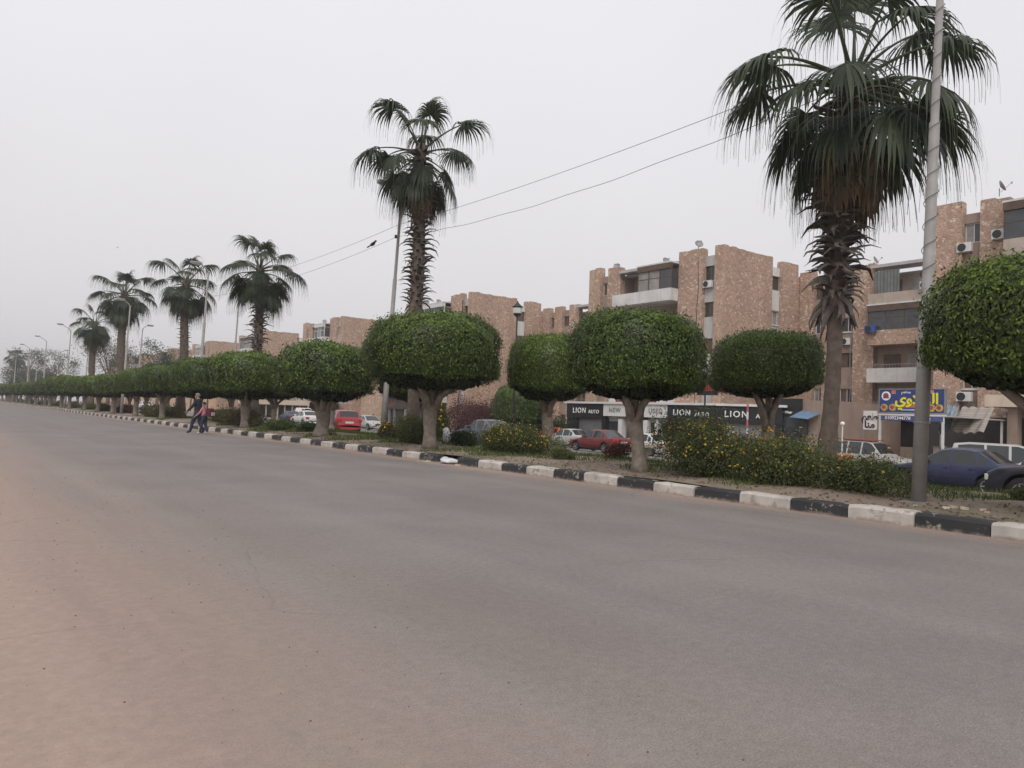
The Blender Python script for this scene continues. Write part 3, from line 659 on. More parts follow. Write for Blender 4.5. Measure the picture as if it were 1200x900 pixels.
while y < 150:
    MB().box(0, .3, y, y + 5.0, -.6, 3.1).build('wall_panel', M_ORANGE, T); MB().box(.1, .25, y + 5.003, y + 6.6, -.6, 2.9).build('gate', M_SHUT if i % 2 else M_DARKIN, T); MB().box(-.06, .36, y + 4.7, y + 4.98, 3.103, 3.25).build('pillar_cap', M_CREAM, T); y += 6.62; i += 1
for (y0, y1, lb) in ((120.0, 138.0, 'long cream awning over open shops behind the dusty shrubs'), (107, 119.4, 'short cream awning over a dark shop behind the white van')):
    T = thing('shop_awning', lb, 'awning', (44, (y0 + y1) / 2, 0)); h = (y1 - y0) / 2
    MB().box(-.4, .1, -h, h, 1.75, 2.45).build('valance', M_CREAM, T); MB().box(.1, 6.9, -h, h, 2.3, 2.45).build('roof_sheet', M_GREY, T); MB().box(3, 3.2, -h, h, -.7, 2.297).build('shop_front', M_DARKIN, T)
    for q in range(5): yy = -h + .1 + (2 * h - .2) * q / 4; MB().box(-.1, .05, yy - .08, yy + .08, -.8, 1.747).build('post', M_CREAM, T)
# ------------------------------------------------------------------ rooftop dishes and air conditioners
def dish(x, y, z, az, label, r_=.36):
    T = thing('satellite_dish', label, 'satellite dish', (x, y, z), az, 'rooftop satellite dishes')
    MB().tube([(0, 0, .25), (0, 0, .75)], .03, 6).build('mast', M_METAL, T)
    m = MB(); m.lathe((0, 0, 0), [(.02, 0), (r_ * .5, .03), (r_ * .85, .09), (r_, .14), (r_ * .98, .12), (r_ * .8, .06), (.03, -.02)], 18)
    me = m.mesh('reflector', M_METAL); me.transform(Matrix.Translation((.06, 0, .85)) @ Matrix.Rotation(R(62), 4, 'Y')); link(bpy.data.objects.new('reflector', me), T)
    MB().tube([(.06, 0, .5), (.62, 0, 1.02)], .014, 5).build('feed_arm', M_METAL, T); MB().box(.58, .68, -.04, .04, .98, 1.08).build('feed_horn', M_METAL, T)
D = [(52.5, 53.2, 15.7, 'satellite dish on the stone pier left of the glazed balcony'), (52.3, 46.9, 15.35, 'satellite dish above the glazed balcony'), (52.3, 45.2, 15.3, 'tilted satellite dish at the corner of the glazed balcony roof'), (51.6, 42.6, 16.1, 'satellite dish on the tall stone pier by the grey recess'),
     (51.6, 19.4, 16.1, 'large satellite dish on the roof above the white framed window'), (63, 28.3, 14.6, 'satellite dish on the set-back wing beside the lamp post'), (63, 33.2, 15.2, 'satellite dish on the set-back wing by the palm trunk'),
     (52.2, 88.5, 15.4, None), (52.4, 86.0, 15.4, None), (52.2, 90.6, 15.9, None), (52, 121.5, 15.4, None), (52.2, 119, 15.4, None), (52, 157.0, 15.4, None), (52, 193.0, 15.4, None), (52, 230, 15.4, None)]
for i, (x, y, z, lb) in enumerate(D): dish(x, y, z - .3, R(200 + (i * 53) % 120), lb or 'small satellite dish on a more distant roof of the flats')
def aircon(x, y, z, rz, label, mat=None):
    T = thing('air_conditioner', label, 'air conditioner', (x, y, z), rz, 'air conditioners on the flats')   # local -x faces out
    MB().box(-.34, 0, -.43, .43, 0, .58).build('case', mat or M_WPAINT, T, bevel=.02)
    me = MB().lathe((0, 0, 0), [(.23, 0), (.25, .015), (.25, .03)], 20).mesh('fan_grille', M_PLAST); me.transform(Matrix.Translation((-.342, .12, .29)) @ Matrix.Rotation(R(-90), 4, 'Y')); link(bpy.data.objects.new('fan_grille', me), T)
    for yy in (-.35, .35): MB().box(-.36, .25, yy - .02, yy + .02, -.06, -.004).box(.20, .25, yy - .02, yy + .02, -.4, -.063).build('bracket', M_METAL, T)
# drain pipes and cables down the stone fronts
for i, (x, y, z0_, z1_) in enumerate(((50.97, 42.0, -1, 15.4), (50.95, 51.4, -1, 15.2), (50.95, 18.55, -1, 15.0), (61.9, 34.5, -1, 14.5), (50.97, 78.0, -1, 15.3), (50.97, 114.4, -1, 15.3))):
    pts = [(0, .06 * math.sin(q * 1.7 + i), (z1_ - z0_) * q / 12) for q in range(13)]
    o = MB().tube(pts, .045 if i % 2 == 0 else .03, 6).build('drain_pipe', M_METAL if i % 2 else M_PLAST); o.location = (x, y, z0_); tag(o, ('dark drain pipe beside the recess of the block behind the showroom', 'thin cable run left of the glazed balcony', 'dark drain pipe beside the glazed balcony of the cream canopy block', 'thin cable run on the set-back wing behind the palm', 'dark drain pipe on the block behind the lantern', 'thin pipe on the block behind the kiosk')[i], 'pipe')
aircon(51.2, 41.0, 12.72, 0, 'air conditioner in the grey recess beside the tall stone gable')
aircon(51.2, 21.1, 12.75, 0, 'air conditioner under the window of the block with the cream canopy')
aircon(50.9, 19.0, 13.2, 0, 'air conditioner on the stone pier beside the white framed window')
aircon(62.2, 35.1, 2.05, 0, 'air conditioner low on the wall behind the palm trunk')
aircon(62.2, 35.0, 8.6, 0, 'air conditioner in the narrow recess behind the palm skirt')
aircon(50.95, 20.9, 3.4, 0, 'air conditioner on the wall above the striped awning')
aircon(60.9, 32.2, 9.35, 0, 'air conditioner wrapped in bright blue plastic by the balcony', plain('blue_wrap', (.05, .10, .33), .5, .2))
aircon(61.0, 27.9, 12.5, 0, 'air conditioner on the top balcony of the set-back wing')
# ------------------------------------------------------------------ foliage
def leaves(P, Nn, l, wd, rnd, up=.0, seed=1, jitter=.8):
    """rhombic leaves at P facing roughly Nn"""
    r_ = np.random.default_rng(seed); n = len(P)
    nn = Nn + r_.normal(size=(n, 3)) * jitter; nn /= np.linalg.norm(nn, axis=1)[:, None]
    d = r_.normal(size=(n, 3)); d[:, 2] += up; d -= (d * nn).sum(1)[:, None] * nn; d /= np.linalg.norm(d, axis=1)[:, None] + 1e-9
    s_ = np.cross(nn, d); ll = l * r_.uniform(.7, 1.3, n)[:, None]; ww = wd * r_.uniform(.7, 1.3, n)[:, None]
    V = np.empty((n, 4, 3)); V[:, 0] = P - d * ll * .5; V[:, 1] = P + s_ * ww * .5 + nn * ww * .18; V[:, 2] = P + d * ll * .5; V[:, 3] = P - s_ * ww * .5 + nn * ww * .18
    return V.reshape(-1, 3), np.arange(4 * n).reshape(-1, 4), rnd
def join_np(parts):
    Vs, Fs, Rs = [], [], []; k = 0
    for V, Fq, r_ in parts: Vs.append(V); Fs.append(Fq + k); Rs.append(r_); k += len(V)
    return np.concatenate(Vs), np.concatenate(Fs), np.concatenate(Rs)
def sphere_dirs(n, r_):
    d = r_.normal(size=(n, 3)); return d / np.linalg.norm(d, axis=1)[:, None]
def clipped_crown(name, n, l, seed, a=1.62, bu=1.10, bd=.82, p=3.5, mat=None):
    """clipped ficus head: shallow dome, near vertical sides, flat ragged underside"""
    r_ = np.random.default_rng(seed)
    def shell(n_, lo):
        d = sphere_dirs(n_, r_); d[:, 2] += .12; d /= np.linalg.norm(d, axis=1)[:, None]
        b = np.where(d[:, 2] > 0, bu, bd); rho = np.hypot(d[:, 0], d[:, 1])
        pp = np.where(d[:, 2] > 0, p, 2.5); k = ((rho / a) ** pp + (np.abs(d[:, 2]) / b) ** pp) ** (-1 / pp)
        base = d * k[:, None]; lum = lump(base, seed, 1.6) * .085 + lump(base, seed + 1, 5.5) * .04 + lump(base, seed + 8, 13.0) * .022
        dep = 1 - lo * r_.random(n_) ** 1.7
        g = base * ((1 + lum) * dep)[:, None]
        under = (d[:, 2] < -.25); rr0 = np.hypot(g[under, 0], g[under, 1]) / a; g[under, 2] += np.abs(r_.normal(size=under.sum())) * .09 + .42 * bd * np.clip(1 - rr0 ** 2, 0, 1)
        nn = np.stack([d[:, 0] / a, d[:, 1] / a, d[:, 2] / b], 1); nn = np.sign(nn) * np.abs(nn) ** 1.6; nn /= np.linalg.norm(nn, axis=1)[:, None]
        return g, nn, dep
    P, Nn, dep = shell(n, .20)
    # sprouting twigs break the clipped outline
    ns = n // 14; Ps, Ns, _ = shell(ns, .02); Ps += Ns * np.abs(r_.normal(size=(ns, 1))) * .055 + np.array([0, 0, .02])
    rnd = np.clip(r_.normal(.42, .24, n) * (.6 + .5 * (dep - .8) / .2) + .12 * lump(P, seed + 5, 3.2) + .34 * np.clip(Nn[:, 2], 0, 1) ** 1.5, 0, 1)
    rs = np.clip(r_.normal(.62, .18, ns), 0, 1)
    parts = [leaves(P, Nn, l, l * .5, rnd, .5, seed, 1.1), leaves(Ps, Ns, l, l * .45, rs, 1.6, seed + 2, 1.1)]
    # inner core of large dark leaves, added to block light through the crown
    d = sphere_dirs(n // 5, r_); b = np.where(d[:, 2] > 0, bu, bd); k = ((np.hypot(d[:, 0], d[:, 1]) / a) ** p + (np.abs(d[:, 2]) / b) ** p) ** (-1 / p)
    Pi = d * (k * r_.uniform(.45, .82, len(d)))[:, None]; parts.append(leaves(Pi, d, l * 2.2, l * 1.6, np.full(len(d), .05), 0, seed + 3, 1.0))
    V, Fq, rr = join_np(parts); V[:, 2] += bd
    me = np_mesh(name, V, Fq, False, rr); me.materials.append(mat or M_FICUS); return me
CROWN = {'near': [clipped_crown('crown', 88000, .066, s_) for s_ in (1, 2, 3)], 'mid': [clipped_crown('crown', 34000, .098, s_) for s_ in (4, 5)], 'far': [clipped_crown('crown', 9000, .17, s_) for s_ in (6, 7)]}
def ficus(x, y, H_, W_, zc, seed, lod, label, trunk=.21, lean=(0, 0), group=None, fork=None, sub=1.0, z0=None):
    """H_ top of crown, zc underside of crown, W_ crown width (metres above the avenue)"""
    rd_ = random.Random(seed); z0 = medz(x, y) - .05 if z0 is None else z0
    T = thing('clipped_ficus_tree', label, 'tree', (x, y, z0), 0, group)
    zf = (fork or rd_.uniform(1.2, 1.4)) ; zc_ = zc - z0
    lx, ly = lean; k = 10
    pts = [(lx * t + .03 * math.sin(t * 5 + seed), ly * t + .03 * math.cos(t * 4 + seed), zf * t) for t in np.linspace(0, 1, 6)]
    trunk *= .86; rad = [trunk * 1.28, trunk * 1.05, trunk * .97, trunk * .93, trunk * .97, trunk * 1.05]
    m = MB().tube(pts, rad, k); m.v = [(a + .02 * math.sin(7 * c + 9 * a), b + .02 * math.sin(6 * c + 5 * b), c) for (a, b, c) in m.v]
    m.build('trunk', M_BARK, T, True)
    nl = rd_.choice((4, 5, 5)); e = Vector(pts[-1]); off = rd_.uniform(0, 6.28)
    for i in range(nl):
        an = off + i * 2 * math.pi / nl + rd_.uniform(-.3, .3); rr = W_ * .5 * rd_.uniform(.42, .72); q = Vector((math.cos(an), math.sin(an), 0)); zt = zc_ + rd_.uniform(.45, .8)
        p2 = [e - Vector((0, 0, .18)) + q * trunk * .35, e + q * rr * .22 + Vector((0, 0, (zt - zf) * .28)), e + q * rr * .62 + Vector((0, 0, (zt - zf) * .66)), e + q * rr + Vector((0, 0, zt - zf))]
        MB().tube(p2, [trunk * .62, trunk * .50, trunk * .36, trunk * .2], 8).build('limb', M_BARK, T, True)
    MB().tube([e - Vector((0, 0, .1)), e + Vector((.05, .02, zc_ - zf + .6))], [trunk * .7, trunk * .35], 8).build('limb', M_BARK, T, True)
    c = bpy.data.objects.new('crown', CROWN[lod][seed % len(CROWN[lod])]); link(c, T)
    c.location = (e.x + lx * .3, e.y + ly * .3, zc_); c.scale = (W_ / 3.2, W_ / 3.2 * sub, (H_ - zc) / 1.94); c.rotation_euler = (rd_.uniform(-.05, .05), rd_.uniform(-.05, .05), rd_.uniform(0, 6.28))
    return T
FX, BX = 12.7, 17.0
ficus(12.75, 4.02, 3.86, 3.35, 1.85, 3, 'near', 'clipped ficus tree whose crown overhangs the dark blue cars beside the lamp post', .22)
ficus(FX, 11.94, 3.74, 3.05, 1.72, 1, 'near', 'clipped ficus tree with a straight trunk beside the tallest yellow flowering shrub', .20, (-.12, .1))
ficus(FX, 21.01, 4.42, 4.3, 1.95, 2, 'near', 'broad clipped ficus tree in front of the leaning lamp post and tall palm', .25)
ficus(FX, 29.39, 3.98, 3.95, 1.55, 5, 'mid', 'clipped ficus tree with a thick pale forked trunk in front of the red car', .33, fork=1.1)
ficus(FX, 38.9, 4.0, 3.75, 1.55, 8, 'mid', 'clipped ficus tree rising from a dusty shrub beside the walking man and child', .27)
ficus(BX, 11.65, 3.72, 2.75, 2.0, 4, 'near', 'smaller clipped ficus tree between the car showroom and the shaggy palm trunk', .19)
ficus(BX, 20.38, 4.15, 2.85, 1.8, 6, 'near', 'clipped ficus tree on the far side of the median beside the maroon car', .23)
ficus(BX, 29.22, 3.95, 3.4, 1.75, 7, 'mid', 'clipped ficus tree on the far median edge behind the broad one', .2)
ficus(BX, 38.2, 3.95, 3.4, 1.75, 9, 'mid', 'clipped ficus tree on the far median edge behind the thick pale trunk', .2)
gy = FX
for i in range(26):
    y = 47.4 + 8.6 * i; lod = 'mid' if i < 3 else 'far'
    ficus(FX + random.uniform(-.2, .2), y, 3.85 + random.uniform(-.3, .2), 3.35 + random.uniform(-.35, .4), 1.65 + random.uniform(-.1, .1), 20 + i, lod, 'clipped ficus tree in the kerb row beyond the walking man and child', .22, group='ficus row along the kerb')
for i in range(25):
    y = 47.1 + 8.7 * i; lod = 'mid' if i < 2 else 'far'
    ficus(BX + random.uniform(-.2, .2), y, 3.7 + random.uniform(-.35, .15), 2.9 + random.uniform(-.3, .4), 1.75, 60 + i, lod, 'clipped ficus tree in the far median row beyond the walking man and child', .2, group='ficus row along the far median edge')

# ------------------------------------------------------------------ fan palms
def frond_mesh(name, e, seed, dead=False, pet=1.25, blade=1.15, nseg=40, droop=1.0):
    """fan leaf leaving the trunk along +x at elevation e; leaf tips hang under gravity"""
    r_ = random.Random(seed); V = []; Fq = []; rr = []
    d = Vector((math.cos(e), 0, math.sin(e))); pts = []; q = Vector((0, 0, 0)); n = 7
    for i in range(n + 1):
        pts.append(q.copy()); dd = (d + Vector((0, 0, -1)) * (.62 * (i / n) ** 1.5 * math.cos(e))).normalized(); q = q + dd * pet / n
    dd = (pts[-1] - pts[-2]).normalized(); side0 = Vector((0, 1, 0)); nrm = dd.cross(side0) * -1
    m = MB(); m.tube(pts, [.05, .038, .03, .026, .022, .02, .018, .014], 6, False)
    k0 = 0
    for v in m.v: V.append(v)
    for f in m.f: Fq.append(f); rr.append(.75)
    o = pts[-1]
    for sgi in range(nseg):
        t = (sgi / (nseg - 1)) * 2 - 1; an = t * R(112) + r_.uniform(-.03, .03)
        dr = dd * math.cos(an) + side0 * math.sin(an) * .72 + nrm * .15 * math.cos(an); dr.normalize()
        L_ = blade * (1 - .22 * abs(t) ** 2) * r_.uniform(.88, 1.1); w0 = .018; p = o.copy(); v = dr.copy(); ns = 7
        sd = dr.cross(nrm).normalized(); strip = []
        tw = r_.uniform(-.5, .5)
        for i in range(ns + 1):
            f_ = i / ns; wd = (w0 + .045 * min(f_ / .35, 1)) * (1 if f_ < .38 else max(.10, 1 - (f_ - .38) / .38)) * .47
            strip.append((p - sd * wd, p + sd * wd))
            g = droop * (0.10 + 3.4 * max(0, f_ - .12) ** 1.1) * r_.uniform(.65, 1.35)
            v = (v + Vector((r_.uniform(-.05, .05), r_.uniform(-.05, .05) + tw * .1, -1)) * g * .62).normalized(); p = p + v * L_ / ns
        b = len(V)
        for (a_, c_) in strip: V.append(tuple(a_)); V.append(tuple(c_))
        val = min(1, max(0, r_.gauss(.45, .25)))
        for i in range(ns): Fq.append((b + 2 * i, b + 2 * i + 1, b + 2 * i + 3, b + 2 * i + 2)); rr.append(val)
    me = np_mesh(name, V, Fq, False, rr); me.materials.append(M_PALMD if dead else M_PALM); return me
FR = {}
for k, ed in enumerate((82, 62, 45, 30, 14, -4, -22, -42, -62)):
    FR[ed] = [frond_mesh('frond', R(ed), 100 + k * 5 + j, pet=1.3 if 0 < ed < 60 else 1.1 if ed > -10 else .95, blade=1.38, droop=.9 + .15 * j) for j in range(3)]
FRD = [frond_mesh('dead_frond', R(-70 - 4 * j), 300 + j, True, .85, .95, 26, 1.2) for j in range(3)]
def boot_mesh(seed):
    r_ = random.Random(seed); L_ = r_.uniform(.26, .5); m = MB()
    up = r_.uniform(.0, .6); pts = [(0, 0, 0), (L_ * .45, r_.uniform(-.04, .04), L_ * .20 * up), (L_ * .85, r_.uniform(-.07, .07), L_ * (.10 * up - .05)), (L_ * 1.15, r_.uniform(-.1, .1), -L_ * .25)]
    wd = (.07, .05, .034, .008); th = (.035, .02, .012, .004)
    for (p, a, b) in zip(pts, wd, th):
        m.v += [(p[0], p[1] - a, p[2] - b), (p[0], p[1] + a, p[2] - b), (p[0], p[1] + a * .7, p[2] + b), (p[0], p[1] - a * .7, p[2] + b)]
    for i in range(3):
        for j in range(4): a = i * 4 + j; b = i * 4 + (j + 1) % 4; m.f.append((a, b, b + 4, a + 4))
    m.f.append((12, 13, 14, 15)); return m.mesh('leaf_base', M_BOOT)
BOOT = [boot_mesh(i) for i in range(8)]
def palm(x, y, H_, seed, label, skirt0, crown=1.0, nf=44, tilt=(0, 0), boots=0, ndead=10, r0=.34, group=None, z0=None, fill=1.0, bulge=1.12):
    rd_ = random.Random(seed); z0 = medz(x, y) - .08 if z0 is None else z0
    T = thing('fan_palm', label, 'palm', (x, y, z0), 0, group); hh = H_ - z0
    # trunk with ring scars
    nz_ = 44; m = MB(); k = 14; cx = lambda z: tilt[0] * (z / hh) + .05 * math.sin(z * .9 + seed); cy = lambda z: tilt[1] * (z / hh) + .05 * math.cos(z * .8 + seed)
    pts = []; rad = []
    for i in range(nz_ + 1):
        z = hh * i / nz_; pts.append((cx(z), cy(z), z)); f_ = i / nz_
        rad.append((r0 * (1.25 - .45 * min(f_ * 6, 1)) * (1 - .22 * f_) + .012 * (i % 2)) * (1.0 if z < skirt0 - z0 else bulge))
    m.tube(pts, rad, k); m.build('trunk', M_PBARK, T, True)
    if boots:
        for i in range(boots):
            f_ = (i + rd_.random()) / boots; z = skirt0 - z0 + (hh - .25 - (skirt0 - z0)) * f_; an = i * 2.39996 + rd_.uniform(-.3, .3); rr = r0 * .66 * bulge
            o = bpy.data.objects.new('leaf_base', BOOT[rd_.randrange(8)]); link(o, T); o.location = (cx(z) + rr * math.cos(an), cy(z) + rr * math.sin(an), z)
            tl = rd_.uniform(-.5, .35) if f_ > .06 else rd_.uniform(.7, 1.3); o.rotation_euler = (rd_.uniform(-.4, .4), tl, an); s_ = rd_.uniform(.7, 1.25) * (1.15 if f_ < .06 else 1); o.scale = (s_, s_, s_)
    else:
        parts = MB(); r2_ = random.Random(seed)
        for i in range(120):
            z = skirt0 - z0 + (hh - skirt0 + z0) * (i / 120); an = i * 2.4; l_ = r2_.uniform(.2, .38); rr = r0 * .7; c, s_ = math.cos(an), math.sin(an); bx_, by_ = cx(z) + rr * c, cy(z) + rr * s_
            b = len(parts.v); parts.v += [(bx_ - s_ * .07, by_ + c * .07, z), (bx_ + s_ * .07, by_ - c * .07, z), (bx_ + c * l_, by_ + s_ * l_, z + r2_.uniform(-.12, .1)), (bx_, by_, z + .08)]; parts.f += [(b, b + 1, b + 2), (b, b + 2, b + 3), (b + 1, b + 3, b + 2)]
        parts.build('leaf_bases', M_BOOT, T)
    top = Vector((cx(hh), cy(hh), hh)); eds = sorted(FR.keys(), reverse=True)
    for i in range(nf):
        f_ = i / (nf - 1); ed = 86 - 142 * f_ ** .7 * fill + rd_.uniform(-12, 12); ek = min(eds, key=lambda q: abs(q - ed))
        o = bpy.data.objects.new('frond', FR[ek][rd_.randrange(3)]); link(o, T); an = i * 2.39996 + rd_.uniform(-.25, .25)
        o.location = top + Vector((.1 * math.cos(an), .1 * math.sin(an), -.75 * f_)); s_ = crown * rd_.uniform(.85, 1.12) * (.85 if f_ < .1 else 1); o.rotation_euler = (rd_.uniform(-.06, .06), (R(ek - ed)) * .6, an); o.scale = (s_, s_, s_)
    for i in range(ndead):
        an = i * 2.39996 + rd_.uniform(-.4, .4); o = bpy.data.objects.new('dead_frond', FRD[i % 3]); link(o, T); o.location = top + Vector((.2 * math.cos(an), .2 * math.sin(an), -.7 - .7 * rd_.random())); o.rotation_euler = (0, 0, an); s_ = crown * rd_.uniform(.8, 1.1); o.scale = (s_, s_, s_)
    return T
palm(14.4, 8.54, 8.75, 1, 'shaggy trunked fan palm rising behind the yellow flowering shrubs by the lamp post', 3.75, 1.36, 28, (.22, -.28), 330, 12, .19, bulge=1.5, fill=.9)
palm(14.4, 25.1, 11.5, 2, 'tall fan palm standing behind the broad clipped ficus and leaning lamp post', 5.0, 1.22, 22, (-.1, .1), 250, 11, .25, bulge=1.3)
palm(14.4, 42.5, 9.2, 3, 'fan palm with upright spiky crown just beyond the walking man and child', 4.0, 1.2, 32, (-.1, .1), 150, 3, .28)
palm(14.4, 58.2, 10.3, 4, 'fan palm with drooping crown behind a thin lamp post', 4.0, 1.35, 26, (-.1, .2), 0, 4, .36)
palm(14.4, 81.3, 11.8, 5, 'dense headed fan palm beside its shorter neighbour far along the median', 4.5, 1.55, 32, (0, .3), 0, 10, .45)
palm(14.4, 97.5, 10.2, 6, 'shorter fan palm paired with a dense headed one far along the median', 4.5, 1.4, 24, (0, .3), 0, 8, .42)
palm(22, 300.0, 14.5, 7, 'distant fan palm at the very end of the avenue', 6, 2.0, 30, (0, 0), 0, 4, .5, z0=.1)

# ------------------------------------------------------------------ shrubs
def shrub(name, label, x, y, rx, ry, h, n, l, seed, mat=None, flowers=0, fmat=None, cat='shrub', fl=.06, z0=None, ragged=.25, clumps=7, round_=False, rot=0):
    r_ = np.random.default_rng(seed); z0 = medz(x, y) - .03 if z0 is None else z0
    T = thing(name, label, cat, (x, y, z0), rot)
    cs = np.stack([r_.uniform(-.68, .68, clumps) * rx, r_.uniform(-.6, .6, clumps) * ry, r_.uniform(.25, .62, clumps) * h], 1); rs = r_.uniform(.5, .8, clumps)
    if round_: cs = np.array([[0, 0, .5 * h]]); rs = np.array([1.0]); clumps = 1
    if not round_: cs[:, 2] *= 1 - .35 * (np.abs(cs[:, 0]) / rx) ** 2
    ci = r_.integers(0, clumps, n); d = sphere_dirs(n, r_); k = (1 - .45 * r_.random(n) ** 1.4) * (1 + ragged * lump(d * 2 + cs[ci], seed, 2.2))
    rad = np.stack([rs * rx * .62, rs * ry * .62, rs * h * .62], 1)[ci] if not round_ else np.array([[rx, ry, h * .52]])
    P = cs[ci] + d * rad * k[:, None]; keep = P[:, 2] > .0; P[:, 2] = np.clip(P[:, 2], .01, None); P = P[keep]; d = d[keep]
    # loose upright shoots
    ns = n // 8; b = cs[r_.integers(0, clumps, ns)]; P2 = b + np.stack([r_.normal(0, rx * .3, ns), r_.normal(0, ry * .3, ns), np.abs(r_.normal(0, h * .28, ns))], 1); P2[:, 2] = np.clip(P2[:, 2], .02, h * 1.15)
    if round_: P2 = P2[:1]; 
    P = np.concatenate([P, P2]); d = np.concatenate([d, sphere_dirs(len(P2), r_)])
    V, Fq, rr = leaves(P, d, l, l * .48, np.clip(r_.normal(.45, .2, len(P)) + .15 * lump(P, seed, 4), 0, 1), .6, seed, .9)
    me = np_mesh('foliage', V, Fq, False, rr); me.materials.append(mat or M_SHRUB); f = link(bpy.data.objects.new('foliage', me), T)
    m = MB(); ra = random.Random(seed)
    for i in range(9 if not round_ else 4):
        c = cs[i % clumps]; m.tube([(c[0] * .4, c[1] * .4, -.02), (c[0] * .75, c[1] * .75, c[2] * .6), (c[0] * 1.05 + ra.uniform(-.1, .1), c[1] * 1.05, c[2] * 1.2)], [.022, .016, .007], 5)
    m.build('stems', M_BARK, T)
    if flowers:
        q = r_.integers(0, len(P), flowers * 3); q = q[(d[q, 2] > -.25)][:flowers]; C = P[q] + d[q] * l * .7; C[:, 2] += .02
        parts = []
        for j in range(5): parts.append(leaves(C + r_.normal(0, fl * .28, C.shape), d[q] + np.array([-.3, -.2, .7]), fl, fl * .85, np.clip(r_.normal(.5, .25, len(C)), 0, 1), 0, seed + 20 + j, .5))
        V, Fq, rr = join_np(parts); me = np_mesh('flowers', V, Fq, False, rr); me.materials.append(fmat or M_FLOW); fo = link(bpy.data.objects.new('flowers', me), T); fo['kind'] = 'stuff'
    return T
SH = 'flowering_shrub'
shrub(SH, 'tallest yellow flowering shrub between the straight ficus trunk and the palm', 13.3, 10.8, .85, 1.45, 1.3, 23000, .055, 1, None, 420, fl=.029, ragged=.4, clumps=12)
shrub(SH, 'low yellow flowering shrub spreading at the foot of the palm trunk', 13.2, 8.85, .75, 1.35, .95, 20000, .052, 2, None, 300, fl=.029, ragged=.4, clumps=11)
shrub(SH, 'sparse shrub with few yellow flowers beside the lamp post foot', 13.1, 7.0, .6, 1.1, .66, 12000, .05, 3, None, 60, fl=.026, ragged=.4, clumps=11)
shrub(SH, 'orange tipped flowering shrub behind the low yellow one', 14.0, 9.75, .5, .65, .92, 6000, .05, 4, None, 90, leafmat('orange_flower', (.62, .22, .02), (.75, .30, .03), (.8, .42, .08), .25, .6), fl=.055)
shrub(SH, 'yellow flowering shrub beside the maroon car and far median ficus', 13.9, 17.9, .7, 1.6, .95, 14000, .06, 5, None, 330, fl=.034, ragged=.35, clumps=10)
shrub('shrub', 'small green shrub at the end of the yellow flowering one', 13.4, 15.4, .35, .45, .36, 2600, .055, 6)
shrub('shrub', 'reddish leaved shrub beside the concrete bench', 15.5, 15.5, .4, .5, .5, 3500, .06, 7, M_RED)
shrub('shrub', 'small dry shrub with yellowish leaves left of the broad ficus trunk', 14.1, 26.6, .5, .85, .72, 5000, .07, 8, M_SHRUBD, 40, fl=.06)
shrub('shrub', 'bushy dark shrub right against the broad ficus trunk', 13.5, 24.0, .7, 1.25, 1.0, 9000, .07, 9)
shrub('shrub', 'dark low shrub between the broad ficus and the grey car', 14.3, 21.3, .5, .75, .60, 5000, .065, 10, M_FICUSD)
shrub('shrub', 'tall thin shrub with pale flowers behind the broad ficus', 16.2, 26.0, .45, .5, 1.75, 4500, .08, 11, None, 40, M_LETTERF if 'M_LETTERF' in globals() else None)
shrub('shrub', 'wide dusty shrub around the ficus behind the walking man and child', 13.6, 42.0, .9, 4.6, .95, 15000, .1, 12, M_SHRUBD, clumps=14)
shrub('shrub', 'dusty shrub beside the far concrete bench', 13.6, 61, .9, 4.8, .95, 9000, .13, 13, M_SHRUBD, clumps=12)
shrub('shrub', 'small round clipped green shrub in front of the parked blue car', 13.2, 35.3, .75, .8, .50, 3800, .07, 14, M_FICUS, round_=True)
shrub('shrub', 'low dark shrub between the round clipped shrub and the thick pale trunk', 14.1, 33.6, .6, .9, .5, 3600, .08, 15, M_FICUSD)
shrub('shrub', 'small tuft of green beside the dark blue car by the kerb corner', 14.6, 5.0, .3, .3, .25, 1500, .05, 16)
for i, (y, w_, mt) in enumerate(((74, 2.2, M_RED), (84, 2.6, M_SHRUBD), (95, 2, M_SHRUB), (106, 2.5, M_SHRUBD), (120, 3, M_SHRUB), (136, 3, M_SHRUBD), (155, 3.5, M_SHRUB), (175, 4, M_SHRUB))):
    t = shrub('shrub', 'low dusty shrub under the ficus row far beyond the walkers', 13.8, y, .8, w_, .8, 2200, .17, 30 + i, mt, clumps=9); t['group'] = 'shrubs under the distant ficus row'
